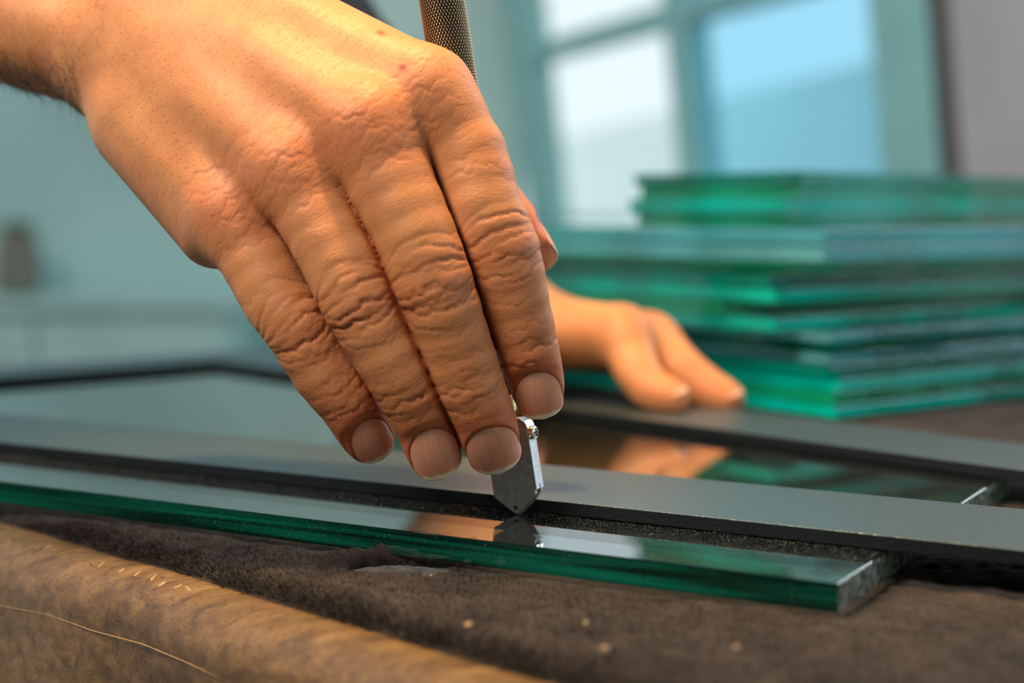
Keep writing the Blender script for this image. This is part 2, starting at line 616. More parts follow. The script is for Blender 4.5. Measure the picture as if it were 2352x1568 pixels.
def felt_z(P, Q):
    z = -0.0008 * vnoise(P * 60, Q * 60, 1) - 0.0011 * vnoise(P * 240, Q * 240, 2) - 0.0008 * vnoise(P * 650, Q * 650, 5)
    e = (Q - (Q0 + 0.0012 * (vnoise(P * 120, P * 0, 9) - 0.5)))
    z = z - 0.0046 * np.exp(-np.clip(e, 0, 1) / 0.0022) * (e < 0.02)
    z = z - 0.0010 * np.exp(-np.clip(e, 0, 1) / 0.012)
    d, c = tear(P, Q)
    lip = np.exp(-((d - 1.12) / 0.22) ** 2)
    z = z + lip * np.where(c > 0, 0.0030, 0.0006) * np.clip(0.4 + vnoise(P * 110, Q * 110, 6), 0, 1.3)
    return z


gp = np.unique(np.concatenate([np.arange(PL + 0.003, -0.46, 0.012), np.arange(-0.46, 0.10, 0.0013), np.arange(0.10, PR, 0.012)]))
gq = np.unique(np.concatenate([np.arange(Q0, 0.36, 0.0012), np.arange(0.36, 0.60, 0.01), np.arange(0.60, QB - 0.002, 0.03)]))
PG, QG = np.meshgrid(gp, gq, indexing='ij')
ZG = felt_z(PG, QG)
XY = tp[None, None] * PG[..., None] + tq[None, None] * QG[..., None]
V = np.concatenate([XY, ZG[..., None]], -1).reshape(-1, 3)
ni, nj = PG.shape
idx = np.arange(ni * nj).reshape(ni, nj)
Fq = np.stack([idx[:-1, :-1], idx[1:, :-1], idx[1:, 1:], idx[:-1, 1:]], -1).reshape(-1, 4)
dT, _ = tear(PG, QG)
inside = dT.reshape(-1) < 0.93
Fq = Fq[~(inside[Fq].all(1))]
# underside so that the mat has thickness
V2 = V.copy(); V2[:, 2] = -0.00535
Fb = Fq[:, ::-1] + len(V)
me = np_mesh('felt_mat', np.concatenate([V, V2]), np.concatenate([Fq, Fb]))
bm = bmesh.new(); bm.from_mesh(me)
be = [e for e in bm.edges if len(e.link_faces) == 1]
nV = len(V)
bm.verts.ensure_lookup_table()
for e in be:
    a, b2 = e.verts[0].index, e.verts[1].index
    if a < nV and b2 < nV:
        try:
            bm.faces.new((e.verts[1], e.verts[0], bm.verts[a + nV], bm.verts[b2 + nV]))
        except ValueError:
            pass
bm.to_mesh(me); bm.free()
felt = link('felt_mat', me, MAT['felt'], None, True)
tag(felt, 'dark brown worn felt mat with a torn hole covering the table top', 'felt mat')

# worn backing showing in the tear
MAT['backing'] = simple_mat('worn_backing', (0.085, 0.068, 0.058), 0.9, noise=0.5, scale=260, bump=0.0006, bscale=700)
bp_ = []
for k in range(40):
    an = 2 * math.pi * k / 40
    v_ = HC + HDIR * HA * 1.25 * math.cos(an) + HNOR * HB * 1.25 * math.sin(an)
    bp_.append(pq(v_[0], v_[1]))
ar_ = sum(bp_[i][0] * bp_[(i + 1) % 40][1] - bp_[(i + 1) % 40][0] * bp_[i][1] for i in range(40))
prism('backing', bp_ if ar_ > 0 else bp_[::-1], -0.0050, -0.0024, MAT['backing'], parent=felt)

# pile: short fibres standing on the part of the mat near the camera
NF = 110000
fp = rng.uniform(-0.56, 0.10, NF)
fq = Q0 + np.abs(rng.normal(0, 0.045, NF))
edge = rng.random(NF) < 0.35
fq[edge] = Q0 + np.abs(rng.normal(0, 0.0035, edge.sum()))
dT, _ = tear(fp, fq)
keep = (dT > 0.98)
# none under the glass sheet
g0 = np.array([0.0682, 0.3223]); gu = np.array([-0.8674, 0.4976]); gv = np.array([0.4976, 0.8674])
fx = fp[:, None] * tp + fq[:, None] * tq
relu, relv = (fx - g0) @ gu, (fx - g0) @ gv
keep &= ~((relu > -0.001) & (relv > -0.0012))
fp, fq = fp[keep], fq[keep]
fx = fx[keep]
nF = len(fp)
fz = felt_z(fp, fq)
base = np.concatenate([fx, fz[:, None] - 0.0002], 1)
e = fq - Q0
out = np.exp(-e / 0.003)
dirs = np.concatenate([rng.normal(0, 0.55, (nF, 2)) - tq[None] * (out * 1.3)[:, None], (0.75 + 0.3 * rng.random(nF))[:, None] - 0.4 * out[:, None]], 1)
dirs /= np.linalg.norm(dirs, axis=1)[:, None]
Ln = rng.uniform(0.0007, 0.0020, nF) * (1 + 0.5 * out)
side = np.cross(dirs, rng.normal(0, 1, (nF, 3)))
side /= np.linalg.norm(side, axis=1)[:, None] + 1e-9
wd = 0.00009
V = np.stack([base - side * wd, base + side * wd, base + dirs * Ln[:, None]], 1).reshape(-1, 3)
me = np_mesh('felt_pile', V, np.arange(nF * 3).reshape(-1, 3))
o = link('felt_pile', me, MAT['felt'], felt)
o['kind'] = 'stuff'

# ------------------------------------------------------------------ near glass sheet
MAT['glass'] = glass_mat('float_glass', swirl=0.0007, ground=0.42, gcol=(0.003, 0.27, 0.155), gscale=7.0, streak=True, end_dir=(0.8674, -0.4976, 0.0))


def guv(u, v):
    return g0 + gu * u + gv * v


gpoly = [guv(0, 0), guv(0, 0.162), guv(0.425, 0.303), guv(0.528, 0.0)]
gs = prism('glass_sheet', gpoly, 0.0002, GT, MAT['glass'], bevel=0.00018, seg=1)
tag(gs, 'thick green-edged glass sheet being scored on the felt mat', 'glass sheet')

# ------------------------------------------------------------------ straightedge and square
m, nt, b = new_mat('black_bar')
tc = nt.nodes.new('ShaderNodeTexCoord')
n1 = nd(nt, 'ShaderNodeTexNoise', Scale=1150.0, Detail=1.0)
nt.links.new(tc.outputs['Object'], n1.inputs['Vector'])
bp = nd(nt, 'ShaderNodeBump', Strength=1.0, Distance=0.00016)
nt.links.new(n1.outputs['Fac'], bp.inputs['Height'])
nt.links.new(bp.outputs[0], b.inputs['Normal'])
geo = nt.nodes.new('ShaderNodeNewGeometry')
spx = nt.nodes.new('ShaderNodeSeparateXYZ')
nt.links.new(geo.outputs['True Normal'], spx.inputs[0])
upf = nd(nt, 'ShaderNodeMath', operation='GREATER_THAN')          # coated face against the raw matte edge
nt.links.new(spx.outputs['Z'], upf.inputs[0]); upf.inputs[1].default_value = 0.6
for sock, lo_, hi_ in (('IOR', 1.30, 3.4), ('Roughness', 0.62, 0.36)):
    mr = nt.nodes.new('ShaderNodeMapRange')
    nt.links.new(upf.outputs[0], mr.inputs['Value'])
    mr.inputs['To Min'].default_value = lo_; mr.inputs['To Max'].default_value = hi_
    nt.links.new(mr.outputs[0], b.inputs[sock])
b.inputs['Base Color'].default_value = (0.008, 0.009, 0.010, 1)
b.inputs['Specular Tint'].default_value = (0.74, 0.93, 1.0, 1)
MAT['bar'] = m
r0, r1_ = at_z(0, 1040, GT)[:2], at_z(2352, 1300, GT)[:2]
rd = (r1_ - r0) / np.linalg.norm(r1_ - r0)
rn = np.array([-rd[1], rd[0]])
BW = 0.049
A0, A1 = r0 - rd * 0.22, r1_ + rd * 0.10
o = prism('straightedge', [A0, A1, A1 + rn * BW, A0 + rn * BW], GT + 0.0001, GT + BAR_T, MAT['bar'], bevel=0.00025)
tag(o, 'long matte black straightedge lying across the near glass, guiding the cutter', 'ruler')

LI = at_z(500, 845, GT)[:2]
la = at_z(2352, 1108, GT)[:2] - LI
la /= np.linalg.norm(la)
lb = np.array([la[1], -la[0]])
if lb[0] > 0:
    lb = -lb
SW = 0.046
LA, LB = 0.50, 0.30
Cc = LI
sq = [Cc, Cc + lb * LB, Cc + lb * LB - la * SW, Cc - la * SW - lb * SW, Cc + la * LA - lb * SW, Cc + la * LA]
area = sum(sq[i][0] * sq[(i + 1) % 6][1] - sq[(i + 1) % 6][0] * sq[i][1] for i in range(6))
if area < 0:
    sq = sq[::-1]
o = prism('carpenter_square', sq, GT + 0.0001, GT + BAR_T, MAT['bar'], bevel=0.00025)
tag(o, 'black L-shaped square lying on the glass under the far hand', 'square')

# ------------------------------------------------------------------ glass cutter
tip = at_z(1197, 1179, GT)
top = at_y(1015, 0, 403.5)
ax = top - tip
ax /= np.linalg.norm(ax)
hc = np.array([rd[0], rd[1], 0.0])                 # head runs along the straightedge
hc = hc - ax * (hc @ ax); hc /= np.linalg.norm(hc)
hn = np.cross(hc, ax)                              # front face normal
if hn[1] > 0:
    hn = -hn
cut = empty('glass_cutter', tuple(tip))
tag(cut, 'knurled glass cutter with steel head held by the hand in front', 'glass cutter')


def to_world(w, d, h):
    w, d, h = (np.asarray(q, float)[..., None] for q in np.broadcast_arrays(w, d, h))
    return hc * w + hn * d + ax * h


MAT['steel'] = simple_mat('steel', (0.34, 0.315, 0.30), 0.45, 0.65, noise=0.2, scale=700, bump=0.00003, bscale=1800)
MAT['steel_edge'] = simple_mat('steel_edge', (0.62, 0.64, 0.66), 0.30, 1.0, noise=0.15, scale=900, bump=0.00004, bscale=2500)
MAT['brass'] = simple_mat('brass', (0.62, 0.46, 0.20), 0.25, 1.0)
MAT['screw'] = simple_mat('screw_steel', (0.62, 0.57, 0.50), 0.22, 1.0, noise=0.1, scale=900)
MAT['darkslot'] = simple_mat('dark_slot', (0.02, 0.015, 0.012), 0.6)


def extrude_profile(name, pts, d0, d1, mat, parent, bevel=0.0):
    """profile in (w,h) metres of the head, extruded along the face normal between d0 and d1"""
    bm = bmesh.new()
    vs = [bm.verts.new((p[0], d0, p[1])) for p in pts]
    f = bm.faces.new(vs)
    r = bmesh.ops.extrude_face_region(bm, geom=[f])
    for v in r['geom']:
        if isinstance(v, bmesh.types.BMVert):
            v.co.y = d1
    bmesh.ops.recalc_face_normals(bm, faces=bm.faces)
    if bevel:
        bmesh.ops.bevel(bm, geom=list(bm.edges), offset=bevel, segments=1, affect='EDGES')
    for v in bm.verts:
        v.co = Vector(to_world(v.co.x, v.co.y, v.co.z).reshape(3))
    bmesh.ops.recalc_face_normals(bm, faces=bm.faces)
    me = bpy.data.meshes.new(name)
    bm.to_mesh(me); bm.free()
    return link(name, me, mat, parent)


HW, HT = 0.0062, 0.0019
HH = 0.0242
head_pts = [(-0.0007, 0.0004), (0.0007, 0.0004), (HW, 0.0050)]
for k in range(7):
    a = (math.pi / 2) * k / 6
    head_pts.append((HW - 0.0022 + 0.0022 * math.cos(a), HH - 0.0022 + 0.0022 * math.sin(a)))
head_pts += [(-HW + 0.0022, HH), (-HW, HH - 0.0022), (-HW, 0.0050)]
# two cheek plates with the wheel slot between them low down, and the core block above it
plate_f = extrude_profile('face_plate', head_pts, 0.00035, HT, MAT['steel'], cut, 0.00012)
plate_b = extrude_profile('face_plate', head_pts, -HT, -0.00035, MAT['steel'], cut, 0.00012)
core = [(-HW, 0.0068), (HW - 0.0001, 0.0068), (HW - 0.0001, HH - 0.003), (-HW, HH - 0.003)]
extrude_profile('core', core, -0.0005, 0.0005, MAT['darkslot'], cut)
# bright clamp strip round the right side and over the shoulder
strip_in = [(HW + 0.00005, 0.0062)] + [(HW + 0.00005 - 0.0022 + 0.0022 * math.cos((math.pi / 2) * k / 8), HH - 0.0022 + 0.0022 * math.sin((math.pi / 2) * k / 8) + 0.00005) for k in range(9)] + [(HW - 0.0060, HH + 0.00005)]
strip_out = [(HW + 0.0006, 0.0062)] + [(HW + 0.0006 - 0.0027 + 0.0027 * math.cos((math.pi / 2) * k / 8), HH - 0.0022 + 0.0027 * math.sin((math.pi / 2) * k / 8)) for k in range(9)] + [(HW - 0.0060, HH + 0.0005)]
strip = extrude_profile('clamp_strip', strip_in + strip_out[::-1], -HT, HT, MAT['steel_edge'], cut, 0.0001)
# slit at the foot of the strip
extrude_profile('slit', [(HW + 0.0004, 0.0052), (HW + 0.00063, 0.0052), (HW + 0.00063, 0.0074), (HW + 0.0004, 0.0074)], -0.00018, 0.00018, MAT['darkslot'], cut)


def disc(name, c, nrm, r, th, mat, parent, n=28, dome=0.0, bevel=0.0):
    nrm = np.asarray(nrm) / np.linalg.norm(nrm)
    u = np.cross(nrm, [0.1, 0.2, 0.97]); u /= np.linalg.norm(u)
    v = np.cross(nrm, u)
    rings = [(r, 0.0), (r, th - bevel), (r - bevel * 0.4, th - bevel * 0.35), (r - bevel, th), (0.45 * r, th + dome)]
    V, Fc = [], []
    for (rr, hh) in rings:
        for k in range(n):
            a = 2 * math.pi * k / n
            V.append(c + nrm * hh + (u * math.cos(a) + v * math.sin(a)) * rr)
    for i in range(len(rings) - 1):
        for k in range(n):
            k2 = (k + 1) % n
            Fc.append([i * n + k, i * n + k2, (i + 1) * n + k2, (i + 1) * n + k])
    Fc.append(list(range(n))[::-1])
    Fc.append([(len(rings) - 1) * n + k for k in range(n)])
    ob = link(name, np_mesh(name, np.array(V), Fc), mat, parent, True)
    ob.modifiers.new('es', 'EDGE_SPLIT').split_angle = math.radians(35)
    return ob


sc = to_world(HW + 0.0006, 0.0002, HH - 0.0036).reshape(3)
screw = disc('screw', sc, hc, 0.0018, 0.0013, MAT['screw'], cut, dome=0.0002, bevel=0.0004)
for (a_, b_) in ((ax, hn), (hn, ax)):
    c0 = sc + hc * 0.00128
    L_, W_, D_ = 0.0011, 0.00028, 0.00035
    V = []
    for dz in (0, D_):
        for sx, sy in ((-1, -1), (1, -1), (1, 1), (-1, 1)):
            V.append(c0 + a_ * sx * L_ + b_ * sy * W_ + hc * dz)
    link('cross_slot', np_mesh('cross_slot', np.array(V), [[3, 2, 1, 0], [4, 5, 6, 7], [0, 1, 5, 4], [1, 2, 6, 5], [2, 3, 7, 6], [3, 0, 4, 7]]), MAT['darkslot'], screw)
disc('axle_pin', to_world(-0.0002, HT - 0.0002, 0.0019).reshape(3), hn, 0.00058, 0.00025, MAT['darkslot'], cut, n=18)
disc('cutting_wheel', to_world(0.0, -0.0003, 0.0017).reshape(3), hn, 0.0016, 0.0006, MAT['steel_edge'], cut, n=32)


def lathe(name, prof, mat, parent, n=40):
    V, Fc = [], []
    for (r, h) in prof:
        for k in range(n):
            a = 2 * math.pi * k / n
            V.append(hc * r * math.cos(a) + hn * r * math.sin(a) + ax * h)
    for i in range(len(prof) - 1):
        for k in range(n):
            k2 = (k + 1) % n
            Fc.append([i * n + k, i * n + k2, (i + 1) * n + k2, (i + 1) * n + k])
    Fc.append(list(range(n))[::-1]); Fc.append([(len(prof) - 1) * n + k for k in range(n)])
    return link(name, np_mesh(name, np.array(V), Fc), mat, parent, True)


lathe('ferrule', [(0.0026, HH + 0.0006), (0.0026, 0.0265), (0.0032, 0.0268), (0.0032, 0.0300), (0.0040, 0.0315)], MAT['brass'], cut)
# knurled grip
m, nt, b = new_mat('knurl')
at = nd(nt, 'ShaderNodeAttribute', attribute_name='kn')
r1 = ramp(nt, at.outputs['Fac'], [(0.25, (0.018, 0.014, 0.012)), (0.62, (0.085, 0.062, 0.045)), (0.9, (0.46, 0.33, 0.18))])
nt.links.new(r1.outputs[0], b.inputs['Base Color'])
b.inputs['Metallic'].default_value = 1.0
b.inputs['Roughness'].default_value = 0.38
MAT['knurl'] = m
NT_, RK = 44, 0.0058
nth = NT_ * 6
hs = np.arange(0.0318, 0.150, 0.00026)
TH, HG = np.meshgrid(np.linspace(0, 2 * math.pi, nth, endpoint=False), hs, indexing='ij')


def tri(x):
    return np.abs((x % 1.0) * 2 - 1)


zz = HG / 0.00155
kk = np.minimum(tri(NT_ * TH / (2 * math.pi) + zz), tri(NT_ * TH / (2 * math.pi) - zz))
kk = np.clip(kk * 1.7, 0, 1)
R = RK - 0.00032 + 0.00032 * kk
pos = hc * (R * np.cos(TH))[..., None] + hn * (R * np.sin(TH))[..., None] + ax * HG[..., None]
idx = np.arange(nth * len(hs)).reshape(nth, len(hs))
i2 = np.roll(idx, -1, 0)
Fq = np.stack([idx[:, :-1], i2[:, :-1], i2[:, 1:], idx[:, 1:]], -1).reshape(-1, 4)
me = np_mesh('knurled_handle', pos.reshape(-1, 3), Fq)
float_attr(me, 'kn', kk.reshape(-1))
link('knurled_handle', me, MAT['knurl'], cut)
lathe('end_cap', [(0.0052, 0.1495), (0.0060, 0.150), (0.0060, 0.1535), (0.0050, 0.1548)], MAT['brass'], cut)


# ------------------------------------------------------------------ hands: distance field, surface nets, skin detail
def smin(a, b, k):
    h = np.abs(a - b)
    np.subtract(k, h, out=h)
    np.maximum(h, 0, out=h)
    h *= h
    h *= 0.25 / k
    r = np.minimum(a, b)
    r -= h
    return r


def soa(P):
    return [np.ascontiguousarray(P[:, k], np.float32) for k in range(3)]


def seg_dist(X, a, b, ra, rb, flat=None):
    """distance of points X (three float32 columns) to a tapered capsule"""
    f32 = np.float32
    ab = b - a
    L2 = float(ab @ ab) + 1e-12
    dx, dy, dz = X[0] - f32(a[0]), X[1] - f32(a[1]), X[2] - f32(a[2])
    t = dx * f32(ab[0] / L2)
    t += dy * f32(ab[1] / L2)
    t += dz * f32(ab[2] / L2)
    np.clip(t, 0, 1, out=t)
    dx -= t * f32(ab[0]); dy -= t * f32(ab[1]); dz -= t * f32(ab[2])
    if flat is not None:
        n, f = flat
        dn = dx * f32(n[0]); dn += dy * f32(n[1]); dn += dz * f32(n[2])
    dx *= dx; dy *= dy; dz *= dz
    dx += dy; dx += dz
    if flat is not None:
        dn *= dn; dn *= f32(f * f - 1)
        dx += dn
    np.sqrt(dx, out=dx)
    t *= f32(rb - ra); t += f32(ra)
    dx -= t
    return dx


def catmull(pts, sub):
    pts = np.asarray(pts, float)
    ext = np.concatenate([[2 * pts[0] - pts[1]], pts, [2 * pts[-1] - pts[-2]]])
    out = []
    for i in range(1, len(ext) - 2):
        p0, p1, p2, p3 = ext[i - 1:i + 3]
        for k in range(sub):
            t = k / sub
            out.append(0.5 * ((2 * p1) + (-p0 + p2) * t + (2 * p0 - 5 * p1 + 4 * p2 - p3) * t * t + (-p0 + 3 * p1 - 3 * p2 + p3) * t ** 3))
    out.append(pts[-1])
    return np.array(out)


class Finger:
    """chain of (px, py, Ymm, radius mm); joints = indices of PIP and DIP; dor = dorsal direction"""

    def __init__(self, pts, pip, dip, dor, flat=1.10, k_palm=0.006, nail=None, sub=2):
        raw = np.array([[*at_y(p[0], p[1], p[2]), p[3] * 0.001] for p in pts])
        c = catmull(raw, sub)
        self.C, self.R = c[:, :3], c[:, 3]
        self.raw = raw
        self.pip, self.dip = pip * sub, (dip * sub if dip is not None else None)
        axd = self.C[-1] - self.C[-3]
        axd /= np.linalg.norm(axd)
        dor = np.array(dor, float)
        full = self.C[-1] - self.C[0]
        full /= np.linalg.norm(full)
        d1 = dor - full * (dor @ full)
        self.n = d1 / np.linalg.norm(d1)
        self.b = np.cross(full, self.n)
        dt = dor - axd * (dor @ axd)
        self.tip_n = dt / np.linalg.norm(dt)
        self.tip_a = axd
        self.tip_b = np.cross(self.tip_a, self.tip_n)
        self.flat, self.k = flat, k_palm
        self.nail = nail
        ds = np.linalg.norm(np.diff(self.C, axis=0), axis=1)
        self.S = np.concatenate([[0], np.cumsum(ds)])
        lo = (self.C - self.R[:, None]).min(0) - 0.008
        hi = (self.C + self.R[:, None]).max(0) + 0.008
        self.lo, self.hi = lo, hi

    def dist(self, X):
        d = np.full(len(X[0]), 0.05, np.float32)
        msk = np.ones(len(d), bool)
        for k in range(3):
            msk &= X[k] > np.float32(self.lo[k])
            msk &= X[k] < np.float32(self.hi[k])
        if not msk.any():
            return d
        Q = [x[msk] for x in X]
        r = None
        for i in range(len(self.C) - 1):
            s = seg_dist(Q, self.C[i], self.C[i + 1], self.R[i], self.R[i + 1], (self.n, self.flat))
            r = s if r is None else smin(r, s, 0.0012)
        d[msk] = np.minimum(r, 0.05)
        return d

    def param(self, P):
        """arc length s, lateral t, dorsal height and radius at the closest axis point"""
        best = np.full(len(P), 1e9)
        s = np.zeros(len(P)); t = np.zeros(len(P)); hgt = np.zeros(len(P)); rr = np.zeros(len(P))
        for i in range(len(self.C) - 1):
            a, b = self.C[i], self.C[i + 1]
            ab = b - a
            u = np.clip((P - a) @ ab / (ab @ ab), 0, 1)
            rel = P - a - u[:, None] * ab
            dd = (rel * rel).sum(1)
            m_ = dd < best
            best[m_] = dd[m_]
            s[m_] = self.S[i] + u[m_] * (self.S[i + 1] - self.S[i])
            t[m_] = rel[m_] @ self.b
            hgt[m_] = rel[m_] @ self.n
            rr[m_] = self.R[i] + u[m_] * (self.R[i + 1] - self.R[i])
        return s, t, hgt, rr, np.sqrt(best)


def build_field(fingers, palm, kp):
    """palm = list of (a, b, ra, rb) capsules blended with radius kp"""
    def f(P):
        d = None
        P = soa(P)
        for (a, b, ra, rb) in palm:
            s = seg_dist(P, a, b, ra, rb)
            d = s if d is None else smin(d, s, kp)
        fd = None
        for fg in fingers:
            s = fg.dist(P)
            d2 = smin(d, s, fg.k)
            fd = d2 if fd is None else smin(fd, d2, 0.0007)
        return fd
    return f


def surface_nets(f, lo, hi, h):
    B = 8
    nb = np.ceil((hi - lo) / (h * B)).astype(int)
    n = nb * B + 1
    D = np.full(tuple(n), 1.0, np.float32)
    bi = np.stack(np.meshgrid(*[np.arange(k) for k in nb], indexing='ij'), -1).reshape(-1, 3)
    cen = lo + (bi * B + B / 2) * h
    dc = f(cen)
    act = np.abs(dc) < h * B * 0.87 * 1.35 + 0.001
    far_in = bi[(~act) & (dc < 0)]
    for (x, y, z) in far_in:
        D[x * B:x * B + B + 1, y * B:y * B + B + 1, z * B:z * B + B + 1] = -1.0
    loc = np.stack(np.meshgrid(*[np.arange(B + 1)] * 3, indexing='ij'), -1).reshape(-1, 3)
    ab = bi[act]
    CH = 900
    for c0 in range(0, len(ab), CH):
        blk = ab[c0:c0 + CH]
        ii = (blk[:, None, :] * B + loc[None]).reshape(-1, 3)
        D[ii[:, 0], ii[:, 1], ii[:, 2]] = f(lo + ii * h)
    S = D < 0
    cnt = np.zeros(tuple(n - 1), np.int8)
    for dx in (0, 1):
        for dy in (0, 1):
            for dz in (0, 1):
                cnt += S[dx:n[0] - 1 + dx, dy:n[1] - 1 + dy, dz:n[2] - 1 + dz]
    cells = np.argwhere((cnt > 0) & (cnt < 8))
    vid = np.full(tuple(n - 1), -1, np.int32)
    vid[cells[:, 0], cells[:, 1], cells[:, 2]] = np.arange(len(cells))
    acc = np.zeros((len(cells), 3)); num = np.zeros(len(cells))
    corners = [(a, b, c) for a in (0, 1) for b in (0, 1) for c in (0, 1)]
    for i, c1 in enumerate(corners):
        for c2 in corners[i + 1:]:
            if sum(abs(a - b) for a, b in zip(c1, c2)) != 1:
                continue
            d1 = D[cells[:, 0] + c1[0], cells[:, 1] + c1[1], cells[:, 2] + c1[2]]
            d2 = D[cells[:, 0] + c2[0], cells[:, 1] + c2[1], cells[:, 2] + c2[2]]
            m_ = (d1 < 0) != (d2 < 0)
            t = np.where(m_, d1 / (d1 - d2 + 1e-12), 0)
            p = np.array(c1) + t[:, None] * (np.array(c2) - np.array(c1))
            acc[m_] += p[m_]; num[m_] += 1
    V = lo + (cells + acc / num[:, None]) * h
    quads = []
    for axn in range(3):
        o1, o2 = [(1, 2), (2, 0), (0, 1)][axn]
        sl0 = [slice(1, -1)] * 3; sl1 = [slice(1, -1)] * 3
        sl0[axn] = slice(0, -1); sl1[axn] = slice(1, None)
        A, Bb = S[tuple(sl0)], S[tuple(sl1)]
        for flip in (False, True):
            e = np.argwhere((A & ~Bb) if not flip else (~A & Bb))
            if not len(e):
                continue
            e = e + 1
            e[:, axn] -= 1
            q = []
            for (da, db) in ((-1, -1), (0, -1), (0, 0), (-1, 0)):
                c = e.copy()
                c[:, o1] += da; c[:, o2] += db
                q.append(vid[c[:, 0], c[:, 1], c[:, 2]])
            q = np.stack(q, 1)
            quads.append(q if not flip else q[:, ::-1])
    Q = np.concatenate(quads)
    Q = Q[(Q >= 0).all(1)]
    return V, Q


def field_normals(f, V, e=0.0003):
    N = np.zeros_like(V)
    for k in range(3):
        d = np.zeros(3); d[k] = e
        N[:, k] = f(V + d) - f(V - d)
    return N / (np.linalg.norm(N, axis=1)[:, None] + 1e-12)


def nail_profile(fg):
    """tip-local frame for the nail: origin at the last chain point"""
    return fg.C[-1], fg.tip_a, fg.tip_n, fg.tip_b


def nail_half_width(v, w):
    """half width along the nail, v from 0 (cuticle) to 1 (free edge)"""
    v = np.asarray(v, float)
    lo = np.sqrt(np.clip(1 - ((0.50 - np.minimum(v, 0.50)) / 0.50) ** 2.3, 0, 1))
    hi = np.sqrt(np.clip(1 - ((np.maximum(v, 0.66) - 0.66) / 0.34) ** 2.6, 0, 1)) * 0.97 + 0.03
    return w * 0.5 * np.maximum(lo * (0.94 + 0.06 * np.minimum(v / 0.6, 1)) * hi, 0.0)


MATN = {}


def make_nail(fg, mat, parent, tip_white=1.0):
    c, a, n, b = nail_profile(fg)
    w, l, off, twist = fg.nail            # width, length, how far the free edge reaches past the last chain point
    r = fg.R[-1]
    b = b * math.cos(twist) + n * math.sin(twist)
    n = np.cross(b, a)
    if n @ fg.tip_n < 0:
        n = -n
    rows, colsn = 34, 27
    V, Cc_ = [], []
    Rl = w * 0.62                          # lateral curvature radius

    def surf(v, u):
        s = off - l * (1 - v)
        hw = max(float(nail_half_width(v, w)), 0.0002)
        t = u * hw
        base = fg.nail_h0 + (fg.nail_h1 - fg.nail_h0) * v + 0.0007 * math.sin(math.pi * v)
        hgt = base - (Rl - math.sqrt(max(Rl * Rl - t * t, 0)))
        return c + a * s + b * t + n * hgt, t
    for layer in (0, 1):
        for i in range(rows):
            v = i / (rows - 1)
            for j in range(colsn):
                u = j / (colsn - 1) * 2 - 1
                p, t = surf(v, u)
                if layer:
                    p = p - n * 0.00055
                V.append(p)
                edge_v = v + 0.05 * (abs(u) ** 4) * (v > 0.6) + 0.008 * math.sin(u * 9.0)
                pink = np.array([0.68, 0.295, 0.175])
                lun = np.array([0.74, 0.40, 0.27])
                white = np.array([0.84, 0.68, 0.45])
                rosy = np.array([0.68, 0.245, 0.135])
                col = pink * 1.0
                k1 = np.clip((0.25 - v + 0.10 * u * u * -1) / 0.12, 0, 1)
                col = col * (1 - 0.55 * k1) + lun * 0.55 * k1
                k3 = np.exp(-((v - 0.80) / 0.09) ** 2)
                col = col * (1 - 0.55 * k3) + rosy * 0.55 * k3
                k2 = np.clip((edge_v - 0.88) / 0.03, 0, 1)
                k2 = k2 * tip_white
                col = col * (1 - k2) + white * k2
                col = col * (1 + 0.05 * math.sin(u * 23 + 1.3 * math.sin(u * 9)))
                Cc_.append(col)
    nl = rows * colsn
    Fc = []
    for i in range(rows - 1):
        for j in range(colsn - 1):
            q = [i * colsn + j, i * colsn + j + 1, (i + 1) * colsn + j + 1, (i + 1) * colsn + j]
            Fc.append(q)
            Fc.append([x + nl for x in q[::-1]])
    rim = [j for j in range(colsn)] + [i * colsn + colsn - 1 for i in range(1, rows)] + [(rows - 1) * colsn + j for j in range(colsn - 2, -1, -1)] + [i * colsn for i in range(rows - 2, 0, -1)]
    for k in range(len(rim)):
        x, y = rim[k], rim[(k + 1) % len(rim)]
        Fc.append([y, x, x + nl, y + nl])
    me = np_mesh('fingernail', np.array(V), Fc)
    bm = bmesh.new(); bm.from_mesh(me)
    bmesh.ops.recalc_face_normals(bm, faces=bm.faces)
    bm.to_mesh(me); bm.free()
    col_attr(me, 'ncol', np.array(Cc_))
    return link('fingernail', me, mat, parent, True)


